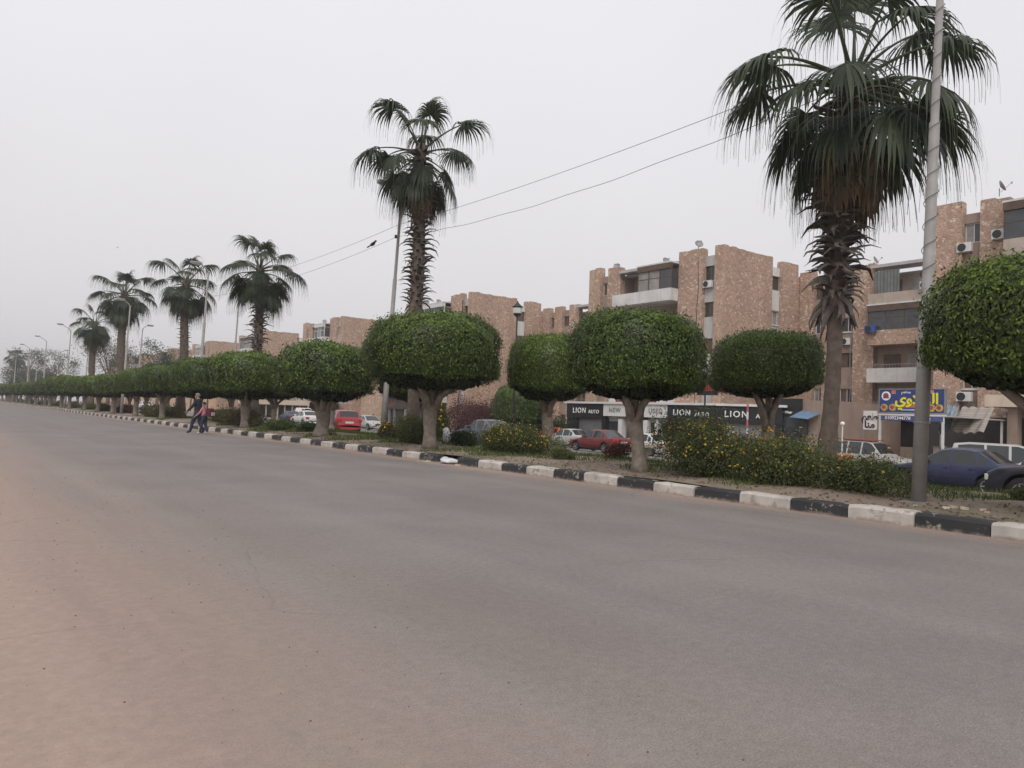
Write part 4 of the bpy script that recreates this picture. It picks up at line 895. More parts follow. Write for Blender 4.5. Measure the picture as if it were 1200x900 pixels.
# far side
shrub('bougainvillea', 'magenta bougainvillea bush against the stone gable', 40.6, 60.5, 2.2, 4.2, 4.3, 16000, .17, 40, M_BOUG, z0=gz(40, 60), clumps=10)
shrub('shrub', 'dark hedge behind the parked grey car', 41.0, 53.0, 1.2, 7.5, 2.5, 12000, .2, 41, M_FICUSD, z0=gz(40, 53), clumps=16)
ficus(38.6, 50.1, 3.85, 4.3, .6, 90, 'mid', 'rounded green ficus tree across the carriageway beside the car showroom', .2, z0=gz(38.6, 50), fork=1.2)
def loose_tree(x, y, zt, w_, seed, label, n=3500, l=.3, mat=None, sparse=False):
    r_ = np.random.default_rng(seed); z0 = gz(x, y); T = thing('tree', label, 'tree', (x, y, z0)); rd_ = random.Random(seed); hh = zt - z0
    MB().tube([(0, 0, 0), (.1, .1, hh * .35), (0, .2, hh * .7)], [.3, .22, .1], 8).build('trunk', M_BARK, T, True)
    ends = []
    for i in range(14):
        an = i * 2.4; z_ = hh * rd_.uniform(.3, .7); e = Vector((math.cos(an) * w_ * rd_.uniform(.3, .9), math.sin(an) * w_ * rd_.uniform(.3, .9), min(hh, z_ + hh * rd_.uniform(.12, .35)))); ends.append(e)
        MB().tube([(0, .1, z_ * .8), e * .5 + Vector((0, 0, z_ * .45)), e], [.1, .06, .02], 5).build('limb', M_BARK, T)
    C = np.array([tuple(e) for e in ends]); ci = r_.integers(0, len(C), n); P = C[ci] + r_.normal(0, w_ * (.16 if sparse else .26), (n, 3)) * np.array([1, 1, .8])
    V, Fq, rr = leaves(P, sphere_dirs(n, r_), l, l * .45, np.clip(r_.normal(.45, .2, n), 0, 1), 0, seed)
    me = np_mesh('crown', V, Fq, False, rr); me.materials.append(mat or M_DRYTREE); link(bpy.data.objects.new('crown', me), T)
loose_tree(22, 255, 15.5, 5.5, 1, 'wispy half bare tree at the far end of the avenue', 2600, .38, None, True)
loose_tree(22, 200, 11.2, 4.6, 2, 'sparse twiggy tree far along the avenue beside the wispy one', 2600, .34, None, True)
loose_tree(24, 145, 11.5, 4.0, 3, 'loose dusty tree standing between the two far palms', 4000, .28)
loose_tree(30, 137, 11.2, 2.6, 4, 'dense dark tree top behind the drooping palm', 4000, .26, M_FICUSD)
loose_tree(33, 158, 9.0, 3.6, 5, 'rounded dark tree beyond the clipped row in front of the distant flats', 4000, .3, M_FICUSD)
for i, y in enumerate((280, 320, 360, 400)): loose_tree(26 + 3 * i, y, 8.5 + i, 8, 10 + i, ('broad dark tree closing the view at the end of the avenue', 'grey green tree behind the wispy half bare one', 'pale round tree behind the last fan palm', 'last tree at the end of the avenue beyond all others')[i], 5000, .55, M_DRYTREE if i % 2 else M_FICUSD)

# ------------------------------------------------------------------ grass, litter, pebbles
n = 52000; gx = rng.uniform(12.0, 18.8, n); gy_ = rng.uniform(3.2, 62, n) ; pat = lump(np.stack([gx, gy_, gx * 0], 1), 5, .55) + .5 * np.clip((gx - 13.2) / 2.5, -1, 1); kp = pat > .22; gx, gy_ = gx[kp], gy_[kp]; n = len(gx)
gzv = np.array([medz(a, b) for a, b in zip(gx, gy_)]); hgt = rng.uniform(.05, .14, n) * (1 + (gy_ > 25) * .4); an = rng.uniform(0, 6.28, n); wv = .008 + .0004 * gy_
V = np.empty((n, 3, 3)); dx, dy = np.cos(an) * wv, np.sin(an) * wv
V[:, 0] = np.stack([gx - dx, gy_ - dy, gzv - .01], 1); V[:, 1] = np.stack([gx + dx, gy_ + dy, gzv - .01], 1); V[:, 2] = np.stack([gx + rng.normal(0, .04, n), gy_ + rng.normal(0, .04, n), gzv + hgt], 1)
me = np_mesh('grass', V.reshape(-1, 3), np.arange(3 * n).reshape(-1, 3), False, np.clip(rng.normal(.5, .22, n), 0, 1)); o = mesh_obj('grass', me, None, M_GRASS); tag(o, 'patchy short grass growing on the median', 'grass', kind='stuff')
n = 2600; lx = rng.uniform(11.7, 13.4, n); ly = rng.uniform(3.5, 40, n); P = np.stack([lx, ly, np.array([medz(a, b) for a, b in zip(lx, ly)]) + .012], 1)
V, Fq, rr = leaves(P, np.tile([0, 0, 1.0], (n, 1)), .07, .035, rng.random(n), 0, 8, .35); me = np_mesh('leaf_litter', V, Fq, False, rr); o = mesh_obj('leaf_litter', me, None, M_PALMD); tag(o, 'dead leaves scattered on the median soil', 'litter', kind='stuff')
m = MB(); ra = random.Random(5)
for i in range(320):
    t = ra.random() ** 1.5; y = 1.2 + 14 * t; x = ra.uniform(-.8, 2.6) + .1 * y; r0_ = ra.uniform(.002, .0055) * (1 + t); b = len(m.v)
    for q in range(6): an = q * math.pi / 3; rr_ = r0_ * ra.uniform(.7, 1.3); m.v.append((x + rr_ * math.cos(an), y + rr_ * math.sin(an), .0))
    for q in range(6): an = q * math.pi / 3; rr_ = r0_ * ra.uniform(.4, .7); m.v.append((x + rr_ * math.cos(an), y + rr_ * math.sin(an), r0_ * ra.uniform(.5, .9)))
    for q in range(6): m.f.append((b + q, b + (q + 1) % 6, b + 6 + (q + 1) % 6, b + 6 + q))
    m.f.append(tuple(b + 6 + q for q in range(6)))
o = m.build('pebbles', plain('pebble', (.13, .10, .085), .9, .5, 8)); tag(o, 'small dark pebbles lying on the sandy shoulder', 'pebbles', kind='stuff')
# ------------------------------------------------------------------ cars
PROF = {
 'sedan': dict(L=4.3, W=1.70, top=[(0, .50), (.05, .66), (.25, .73), (.9, .85), (1.22, .91), (1.95, 1.36), (2.2, 1.41), (2.7, 1.42), (3.05, 1.37), (3.62, 1.00), (3.72, .985), (4.15, .95), (4.26, .86), (4.3, .50)], belt=.90, wheels=(.80, 3.38), rw=.30, ws=(1.25, 1.98), rwin=(3.06, 3.62), side=[(1.55, 2.28), (2.36, 3.02), (3.08, 3.34)]),
 'hatch': dict(L=3.9, W=1.66, top=[(0, .50), (.05, .68), (.25, .75), (.8, .88), (1.1, .94), (1.75, 1.40), (2.0, 1.46), (2.9, 1.46), (3.4, 1.40), (3.78, .98), (3.84, .92), (3.88, .84), (3.9, .50)], belt=.92, wheels=(.72, 3.15), rw=.29, ws=(1.12, 1.78), rwin=(3.42, 3.78), side=[(1.42, 2.15), (2.23, 2.85), (2.92, 3.3)]),
 'suv': dict(L=4.35, W=1.80, top=[(0, .60), (.05, .82), (.3, .94), (1.0, 1.02), (1.3, 1.08), (1.85, 1.66), (2.1, 1.74), (3.6, 1.76), (4.1, 1.70), (4.28, 1.15), (4.31, 1.08), (4.35, .60)], belt=1.08, wheels=(.85, 3.45), rw=.36, ws=(1.34, 1.88), rwin=(4.11, 4.28), side=[(1.62, 2.3), (2.38, 3.05), (3.13, 3.95)]),
 'van': dict(L=4.4, W=1.75, top=[(0, .60), (.03, .85), (.15, 1.02), (.45, 1.15), (1.05, 1.86), (1.3, 1.95), (4.2, 1.96), (4.33, 1.86), (4.38, 1.1), (4.4, .6)], belt=1.12, wheels=(.75, 3.45), rw=.31, ws=(.47, 1.05), rwin=(4.30, 4.38), side=[(.85, 1.55)]),
}
def car(name, kind, loc, heading, paint, label, seed=0, plate=True, dark_trim=False, cat='car', detail=True):
    P = PROF[kind]; L_ = P['L']; W = P['W'] / 2; T = thing(name, label, cat, loc, heading); rw = P['rw']
    st = sorted(set(list(np.round(np.arange(0, L_ + .001, .055), 4)) + [L_] + [p[0] for p in P['top']] + [q for s_ in P['side'] for q in s_] + list(P['ws']) + list(P['rwin'])))
    tx = [p[0] for p in P['top']]; tz = [p[1] for p in P['top']]
    V = []; nP = 9
    for s_ in st:
        zt = float(np.interp(s_, tx, tz)); e = abs(s_ - L_ / 2) / (L_ / 2); w_ = W * (1 - .13 * e ** 7)
        zb = .24 + (.05 if e > .9 else 0); ar = 0
        for wc in P['wheels']:
            ra_ = rw + .075
            if abs(s_ - wc) < ra_: ar = max(ar, rw + math.sqrt(ra_ ** 2 - (s_ - wc) ** 2))
        zl = max(zb, ar); bl = min(P['belt'] + .03 * (s_ / L_), zt - .035); gh = max(0, zt - bl)
        wt = w_ - .07 - .27 * max(0, gh - .06); mid = max(zl + .03, min(.58, bl - .06))
        V.append([(0, .22 if not ar else .22), (w_ - .16, zb if not ar else max(zb, ar)), (w_ - .012, zl + (.06 if not ar else .0)), (w_ + (.012 if ar else 0), mid), (w_ - .006, bl - .045), (w_ - .035, bl), (wt, zt - min(.05, gh * .5)), (wt - .10, zt - .004), (0, zt + .022)])
    n = len(st); pos = lambda i, j, sd: (L_ / 2 - st[i], sd * V[i][j][0], V[i][j][1])
    groups = {}
    def addf(key, quad): groups.setdefault(key, []).append(quad)
    for i in range(n - 1):
        sm = (st[i] + st[i + 1]) / 2; zt = float(np.interp(sm, tx, tz)); gh = zt - P['belt']
        for j in range(nP - 1):
            for sd in (1, -1):
                q = [pos(i, j, sd), pos(i + 1, j, sd), pos(i + 1, j + 1, sd), pos(i, j + 1, sd)]
                if sd < 0: q = q[::-1]
                key = 'body'
                if j == 5 and gh > .12:
                    for wi, (a, b) in enumerate(P['side']):
                        if a < sm < b: key = ('side_window', wi, sd)
                if j == 7 and P['ws'][0] + .03 < sm < P['ws'][1] - .02: key = 'windscreen'
                if j == 7 and P['rwin'][0] + .02 < sm < P['rwin'][1] - .02: key = 'rear_window'
                if j in (1, 2) and (sm < .28 or sm > L_ - .22) and dark_trim: key = 'bumper'
                addf(key, q)
    for (i, fl) in ((0, False), (n - 1, True)):
        loop = [pos(i, j, 1) for j in range(nP)] + [pos(i, j, -1) for j in reversed(range(nP))]; loop = loop if fl else loop[::-1]; addf('body', loop)
    def mk(key, nm, mat, push=0.0):
        m = MB(); idx = {}
        for q in groups[key]:
            f = []
            for p in q:
                k = tuple(round(c, 5) for c in p)
                if k not in idx: idx[k] = len(m.v); m.v.append(p)
                if idx[k] not in f: f.append(idx[k])
            if len(f) > 2: m.f.append(tuple(f))
        return m.build(nm, mat, T, True)
    body = mk('body', 'body', paint)
    for key in groups:
        if isinstance(key, tuple): mk(key, 'side_window', M_CGLASS)
    for key in ('windscreen', 'rear_window'):
        if key in groups: mk(key, key, M_CGLASS)
    if 'bumper' in groups: mk('bumper', 'bumper', M_PLAST)
    MB().box(-L_ / 2 + .25, L_ / 2 - .25, -W + .17, W - .17, .16, .5).build('underbody', M_PLAST, T)
    for wc in P['wheels']:
        for sd in (1, -1):
            m = MB(); prof = [(rw * .62, -.085), (rw * .93, -.09), (rw, -.06), (rw, .06), (rw * .93, .09), (rw * .62, .085)]
            m.lathe((0, 0, 0), prof, 24); me = m.mesh('tyre', M_TYRE, True); M4 = Matrix.Translation((L_ / 2 - wc, sd * (W - .10), rw)) @ Matrix.Rotation(R(-90 * sd), 4, 'X'); me.transform(M4)
            w0 = link(bpy.data.objects.new('wheel', me), T)
            m = MB(); m.lathe((0, 0, 0), [(rw * .64, .06), (rw * .62, .095), (rw * .52, .08), (rw * .2, .075), (rw * .16, .09)], 20)
            for q in range(5):
                an = q * 2 * math.pi / 5; c, s_ = math.cos(an), math.sin(an); a, b = rw * .15, rw * .56; t = rw * .07; k = len(m.v)
                m.v += [(c * a - s_ * t, s_ * a + c * t, .094), (c * a + s_ * t, s_ * a - c * t, .094), (c * b + s_ * t, s_ * b - c * t, .1), (c * b - s_ * t, s_ * b + c * t, .1)]; m.f.append((k, k + 1, k + 2, k + 3))
            me = m.mesh('rim', M_RIM); me.transform(M4); link(bpy.data.objects.new('rim', me), w0)
    zf = float(np.interp(.22, tx, tz)); zr = float(np.interp(L_ - .1, tx, tz))
    for sd in (1, -1):
        MB().box(L_ / 2 - .26, L_ / 2 - .0, sd * (W * .90 - .36), sd * (W * .90), zf - .30, zf - .15).build('headlight', M_LAMP, T, bevel=.02)
        MB().box(-L_ / 2 - .004, -L_ / 2 + .22, sd * (W * .955 - .30), sd * (W * .96 - .0), zr - .26, zr - .06).build('tail_light', M_TAIL, T, bevel=.02)
        mx_ = L_ / 2 - P['ws'][0] - .32
        MB().box(mx_ - .07, mx_ + .04, sd * (W - .03), sd * (W + .14), P['belt'] + .03, P['belt'] + .16).build('mirror', paint, T, bevel=.02)
        if detail:
            for (a, b) in P['side'][:2]:
                hx = L_ / 2 - b + .12; MB().box(hx - .09, hx + .05, sd * (W - .012), sd * (W + .014), P['belt'] - .13, P['belt'] - .10).build('door_handle', paint, T)
                MB().box(L_ / 2 - b - .046, L_ / 2 - b - .038, sd * (W - .02), sd * (W + .002), .34, P['belt'] - .05).build('door_seam', M_PLAST, T)
            MB().box(L_ / 2 - P['wheels'][1] + rw + .1, L_ / 2 - P['wheels'][0] - rw - .1, sd * (W - .02), sd * (W + .012), .50, .535).build('side_moulding', M_PLAST if dark_trim else paint, T)
    MB().box(L_ / 2 - .06, L_ / 2 + .008, -.42, .42, zf - .16, zf - .06).build('grille', M_PLAST, T)
    MB().box(-L_ / 2 - .012, -L_ / 2 + .05, -.26, .26, .62, .75).build('number_plate', M_WPAINT, T)
    MB().box(L_ / 2 - .05, L_ / 2 + .012, -.26, .26, .36, .48).build('number_plate', M_WPAINT, T)
    return T
HY = R(90)
Pb = carpaint('blue_car_paint', (.014, .024, .075)); Pn = carpaint('dark_navy_paint', (.012, .015, .028)); Pr = carpaint('maroon_paint_car', (.16, .018, .022)); Pg = carpaint('blue_grey_paint', (.085, .105, .16))
Pw = carpaint('white_car_paint', (.66, .66, .64), dust=.15); Ps = carpaint('silver_paint', (.42, .42, .41)); Pv = carpaint('red_car_paint', (.33, .02, .028)); Po = carpaint('orange_paint', (.62, .12, .03))
def gl(x, y): return (x, y, gz(x, y) + .01)
car('sedan_car', 'sedan', gl(26.6, 11.15), HY, Pb, 'dusty dark blue sedan parked beyond the lamp post', dark_trim=True)
car('suv_car', 'suv', (21.6, 5.9, gz(21.6, 6.3)), HY, Pn, 'near black off-roader with pale headlight behind the blue sedan')
car('suv_car', 'suv', gl(31.5, 11.2), HY + R(200), Ps, 'pale silver car with dark windscreen parked behind the blue sedan', cat='car')
car('sedan_car', 'sedan', gl(28.8, 8.6), HY + R(160), Pw, 'white sedan parked behind the near black off-roader')
car('sedan_car', 'sedan', gl(34.0, 35.5), HY, Pr, 'maroon sedan parked in front of the car showroom')
car('sedan_car', 'sedan', gl(38.2, 43.2), HY, Ps, 'silver sedan parked behind the maroon one')
car('sedan_car', 'sedan', gl(37.2, 34.6), HY, Pw, 'white sedan parked between the maroon car and the showroom shutters')
car('hatchback_car', 'hatch', gl(41.2, 48.6), HY, Po, 'bright orange hatchback parked by the showroom corner')
car('sedan_car', 'sedan', gl(24.2, 34.2), HY, Pg, 'blue grey sedan with red tail light seen between the shrubs')
car('hatchback_car', 'hatch', (21.6, 46.6, gz(21.6, 46.6) + .01), HY + R(-14), Pv, 'bright red hatchback seen from behind beside the thick pale trunk')
car('sedan_car', 'sedan', gl(36.4, 94.2), HY, Pb, 'distant dark blue sedan beside a white van')
car('van', 'van', gl(42.6, 106.0), HY, Pw, 'white van parked behind the distant blue sedan', cat='van')
car('sedan_car', 'sedan', gl(30.0, 73.5), HY, Pw, 'white sedan half hidden by the thick pale trunk')
car('sedan_car', 'sedan', gl(34.2, 68.0), HY + R(180), Ps, 'silver sedan standing by the tall stone wall')
car('sedan_car', 'sedan', gl(26.0, 126.0), HY, Pw, 'white sedan far along behind the ficus row', detail=False)
car('hatchback_car', 'hatch', gl(27.5, 136.0), HY, Pr, 'dark red hatchback far along behind the ficus row', detail=False)
car('sedan_car', 'sedan', gl(25.0, 172.0), HY, Ps, 'most distant silver sedan behind the ficus row', detail=False)
t = car('jeep', 'suv', gl(38.4, 20.1), HY + R(178), carpaint('dusty_white_paint', (.40, .385, .36), dust=.3), 'white jeep with a spare wheel beside the restaurant posts', cat='car')
T = t; m = MB(); m.lathe((0, 0, 0), [(.12, 0), (.34, .01), (.37, .06), (.37, .16), (.33, .2), (.2, .2)], 22); me = m.mesh('spare_wheel', M_TYRE, True); me.transform(Matrix.Translation((-2.17, -.25, 1.0)) @ Matrix.Rotation(R(-90), 4, 'Y')); link(bpy.data.objects.new('spare_wheel', me), T)
MB().box(-2.0, .25, -.62, .62, 1.79, 1.83).build('roof_rack', plain('red_rack', (.36, .06, .04), .6), T)
o = MB().box(-.4, .4, -.3, .3, 0, .55).build('orange_crate', plain('orange_plastic', (.62, .16, .03), .5), None, bevel=.04); o.location = (36.9, 20.9, gz(36.9, 20.9) + .45); tag(o, 'orange plastic crate on a stand in front of the white jeep', 'crate')
o = MB().box(-.35, .35, -.4, .4, 0, .03).box(-.33, -.28, -.38, -.33, -.44, -.002).box(.28, .33, -.38, -.33, -.44, -.002).box(-.33, -.28, .33, .38, -.44, -.002).box(.28, .33, .33, .38, -.44, -.002).build('crate_stand', M_METAL); o.location = (36.9, 20.9, gz(36.9, 20.9) + .42); tag(o, 'low metal stand under the orange crate', 'stand')

# ------------------------------------------------------------------ lamp posts
def lamp(x, y, h, label, lean=(0, 0), band=False, group=None, armdir=-1, z0=None, al=.5):
    z0 = medz(x, y) - .05 if z0 is None else z0; T = thing('lamp_post', label, 'lamp post', (x, y, z0), 0, group)
    tp = (lean[0], lean[1], h); mid = lambda t: (lean[0] * t, lean[1] * t, h * t)
    MB().tube([mid(0), mid(.33), mid(.331), mid(.66), mid(.661), mid(1)], [.112, .106, .088, .08, .064, .052], 14).build('pole', M_POLE, T, True)
    MB().box(-.2, .2, -.2, .2, -.05, .05).build('base_plate', M_POLE, T)
    arm = [Vector(tp) - Vector((0, 0, .15)), Vector(tp) + Vector((armdir * .12, 0, .12)), Vector(tp) + Vector((armdir * al, 0, .12 + .55 * al))]
    a = MB().tube(arm, [.04, .036, .03], 8).build('arm', M_POLE, T, True)
    c = arm[-1]; hd = MB((c.x, c.y, c.z), (armdir, 0, 0), (0, 1, 0)).box(-.08, .55, -.12, .12, -.06, .09).build('lamp_head', M_METAL, T, bevel=.03)
    MB((c.x, c.y, c.z), (armdir, 0, 0), (0, 1, 0)).box(.02, .48, -.09, .09, -.085, -.062).build('lens', M_LAMP, hd)
    if band:
        # a wire wound up the pole
        pts = []
        for i in range(260): t = i / 259; z = 3.6 + 5.0 * t; an = t * 2 * math.pi * 13; rr = np.interp(z / h, [.33, .66, .661, 1], [.112, .102, .085, .073]); pts.append((lean[0] * z / h + rr * math.cos(an), lean[1] * z / h + rr * math.sin(an), z))
        MB().tube(pts, .0055, 5).build('wound_wire', M_WIRE, T)
        MB().lathe((mid(.14)), [(.126, -.02), (.128, 0), (.126, .02)], 14).build('strap', M_METAL, T)
    return T
lamp(12.72, 5.9, 9.4, 'lamp post wound with wire standing between the sparse shrub and the dark blue car', (.08, -.2), True)
lamp(14.2, 27.05, 9.6, 'lamp post leaning behind the broad clipped ficus, carrying the two wires', (.22, -.25))
for (x, y, lb) in ((12.7, 47.7, 'lamp post in front of the drooping fan palm'), (12.7, 70.2, 'lamp post in front of the dense headed fan palm'), (17.6, 57.4, 'lamp post on the far median edge between the spiky and drooping palms'), (17.6, 89.6, 'lamp post on the far median edge behind the dense headed palm')):
    lamp(x, y, 9.1, lb, (.15, -.2), armdir=1 if x > 15 else -1)
for (x, y) in ((12.7, 103.4), (12.7, 127), (17.6, 124.4), (17.6, 156), (12.7, 150), (12.7, 175), (17.6, 190)):
    lamp(x, y, 9.2, 'distant lamp post with a tilted arm beyond the paired palms', (.1, -.1), group='distant lamp posts', armdir=1 if x > 15 else -1, al=.9)
def wire(name, a, b, sag, label, g='overhead wires'):
    a, b = Vector(a), Vector(b); pts = []
    for i in range(41): t = i / 40; p = a.lerp(b, t); p.z -= sag * 4 * t * (1 - t) * 1.0 + .015 * math.sin(t * 37) * (sag > .4); pts.append(p - a)
    o = MB().tube(pts, .0065, 5).build(name, M_WIRE); o.location = a; tag(o, label, 'wire', g)
wire('overhead_wire', (12.78, 5.72, 8.0), (14.38, 26.85, 8.75), .22, 'upper overhead wire from the wound lamp post to the leaning one')
wire('overhead_wire', (12.70, 5.75, 7.6), (14.32, 26.87, 8.25), .50, 'lower overhead wire from the wound lamp post to the leaning one')
wire('overhead_wire', (14.38, 26.85, 8.75), (12.82, 47.55, 8.35), .35, 'upper overhead wire beyond the leaning lamp post')
wire('overhead_wire', (14.32, 26.87, 8.25), (12.80, 47.55, 7.75), .38, 'lower overhead wire beyond the leaning lamp post, a bird on it')
o = MB().lathe((0, 0, 0), [(.03, 0), (.06, .03), (.03, .06), (.06, .09), (.03, .14)], 10).build('insulator', M_PLAST); o.location = (14.3, 26.9, 8.2); tag(o, 'small dark insulator on the leaning lamp post', 'insulator')
def bird(loc, rz, label, fly=False):
    T = thing('bird', label, 'bird', loc, rz); bm_ = plain('black_feather', (.018, .018, .02), .6)
    m = MB(); m.tube([(-.16, 0, -.03), (-.08, 0, .0), (0, 0, .035), (.07, 0, .08), (.11, 0, .125), (.14, 0, .14), (.175, 0, .132), (.22, 0, .12)], [.012, .05, .062, .052, .036, .038, .024, .004], 10); m.build('body', bm_, T, True)
    MB().quad((-.12, -.03, -.01), (-.12, .03, -.01), (-.32, .045, -.09), (-.32, -.045, -.09)).quad((-.12, .03, -.02), (-.12, -.03, -.02), (-.32, -.045, -.1), (-.32, .045, -.1)).build('tail', bm_, T)
    for s_ in (-1, 1):
        if fly: MB().quad((.06, s_ * .04, .05), (-.08, s_ * .04, .04), (-.16, s_ * .34, .12), (-.05, s_ * .62, .06), (.04, s_ * .32, .13)).build('wing', bm_, T)
        else:
            MB().quad((.07, s_ * .055, .07), (.02, s_ * .072, .0), (-.18, s_ * .05, -.06), (-.05, s_ * .06, .06)).build('wing', bm_, T); MB().tube([(0, s_ * .025, -.02), (.01, s_ * .025, -.075)], .006, 5).build('leg', bm_, T)
bird((14.19, 28.63, 8.20), R(-70), 'black bird perched on the lower overhead wire')
bird((40, 241, 44.8), R(200), 'tiny bird flying high above the far palms', True); bpy.data.objects[[o.name for o in bpy.data.objects if o.name.startswith('bird')][-1]].scale = (1.6, 1.6, 1.6)

# ------------------------------------------------------------------ ornamental lantern, signs on posts, poles
T = thing('lantern_post', 'ornamental black lantern on a tall post against the stone gable', 'lamp post', (30, 39.4, gz(30, 39.4)))
z_ = 8.2 - gz(30, 39.4); MB().tube([(0, 0, 0), (0, 0, z_ - .4)], [.07, .05], 10).build('post', M_PLAST, T, True)
MB().lathe((0, 0, z_ - .4), [(.06, 0), (.2, .12), (.26, .2), (.3, .62), (.36, .66), (.2, .8), (.05, .95), (.03, 1.05)], 8).build('lantern', M_PLAST, T); MB().lathe((0, 0, z_ - .4), [(.272, .24), (.30, .58)], 8).build('glass', M_LAMP, T)
T = thing('post_sign', 'dark sign with red script on a thin post in front of the showroom', 'sign', (36, 28.8, gz(36, 28.8))); z_ = -gz(36, 28.8)
MB().box(0, .12, -.72, .72, 3.05 + z_, 3.85 + z_).build('board', M_BLACK, T); MB().tube([(.06, .15, 0), (.06, .15, 3.047 + z_)], .05, 8).build('post', M_PLAST, T); text('Coffee', .5, face_negx(-.015, 0, 3.45 + z_), plain('sign_red', (.42, .05, .04), .5), 'lettering', T, .01, .012)
T = thing('striped_pole', 'red and white banded pole beside the showroom corner', 'pole', (36, 25.95, gz(36, 26)))
for k in range(8): MB().tube([(0, 0, k * .42), (0, 0, k * .42 + .415)], .055, 10).build('band', plain('band_red', (.42, .12, .12), .6) if k % 2 else M_WPAINT, T)
T = thing('white_post', 'slim white post with a ball finial by the white jeep', 'post', (36, 20.4, gz(36, 20.2))); MB().tube([(0, 0, 0), (0, 0, 2.4)], .035, 8).build('shaft', M_WPAINT, T); MB().lathe((0, 0, 2.4), [(.02, 0), (.09, .04), (.11, .1), (.08, .17), (.01, .2)], 12).build('ball', M_LETTER, T)
def bench(x, y, rz, label):
    T = thing('concrete_bench', label, 'bench', (x, y, medz(x, y) - .02), rz); MB().box(-.22, .22, -.75, .75, .40, .50).build('seat', M_CREAM, T, bevel=.015)
    for s_ in (-.5, .5): MB().box(-.18, .18, s_ - .12, s_ + .12, 0, .397).build('leg', M_CREAM, T, bevel=.01)
bench(16.3, 14.75, .1, 'concrete bench half hidden by the straight ficus trunk'); bench(14.6, 58.8, 0, 'concrete bench in front of a pale trunk left of the walkers')
# white sack and rubbish
def rag(name, label, loc, sx_, sy_, sz_, seed, mat, cat):
    r_ = random.Random(seed); m = MB(); nu, nv = 14, 8; 
    for j in range(nv):
        ph = math.pi * j / (nv - 1) - math.pi / 2
        for i in range(nu):
            th = 2 * math.pi * i / nu; k = 1 + .22 * math.sin(3 * th + seed + ph * 2) + r_.uniform(-.1, .1); m.v.append((sx_ * math.cos(ph) * math.cos(th) * k, sy_ * math.cos(ph) * math.sin(th) * k, sz_ * (math.sin(ph) + 1) * (1 + .1 * math.sin(5 * th))))
    for j in range(nv - 1):
        for i in range(nu): m.f.append((j * nu + i, j * nu + (i + 1) % nu, (j + 1) * nu + (i + 1) % nu, (j + 1) * nu + i))
    o = m.build(name, mat, None, True); o.location = loc; return tag(o, label, cat)
M_BAG = plain('white_plastic', (.66, .66, .66), .45, .15, 9, bmp=.4)
o = rag('plastic_sack', 'white plastic sack leaning on the dark low shrub', (15, 23.6, medz(15, 23.6)), .12, .16, .30, 3, M_BAG, 'sack'); o.rotation_euler = (-.5, .2, 0)
rag('plastic_sheet', 'crumpled white plastic sheet on the broken kerb block', (11.38, 17.75, .0), .2, .38, .075, 5, M_BAG, 'litter')
rag('plastic_bag', 'small white bag beside the plastic sheet on the kerb', (11.5, 18.15, .04), .10, .14, .06, 8, M_BAG, 'litter')
rag('blue_sack', 'blue crate-like sack under the restaurant canopy', (39.0, 18.9, gz(39, 18.9)), .35, .45, .45, 4, plain('blue_plastic', (.07, .16, .36), .5), 'sack')
rag('grey_sack', 'pale grey tarpaulin heap beside the blue sack', (39.2, 18.1, gz(39, 18.1)), .35, .5, .62, 6, plain('grey_plastic', (.34, .35, .34), .6), 'sack')
for i in range(14):   # rubble by the broken kerb and on the soil near the corner
    r_ = random.Random(i); x, y = (11.3 - r_.uniform(0, .25), 16.8 + r_.uniform(0, 2.2)) if i < 8 else (12.1 + r_.uniform(0, .8), 4.2 + r_.uniform(0, 1.6))
    m = MB(); s_ = r_.uniform(.02, .04); m.box(-s_, s_, -s_ * 1.3, s_ * 1.3, 0, s_ * 1.1); m.v = [(a + r_.uniform(-.3, .3) * s_, b + r_.uniform(-.3, .3) * s_, c + r_.uniform(-.2, .2) * s_) for a, b, c in m.v]; o = m.build('rubble', M_CREAM); o.location = (x, y, (0 if x < KX else medz(x, y)) - .005); o.rotation_euler = (0, 0, i)
    tag(o, 'chip of kerb rubble lying by the broken block' if i < 8 else 'stone chip on bare soil beside the lamp post foot', 'rubble', 'rubble chips')

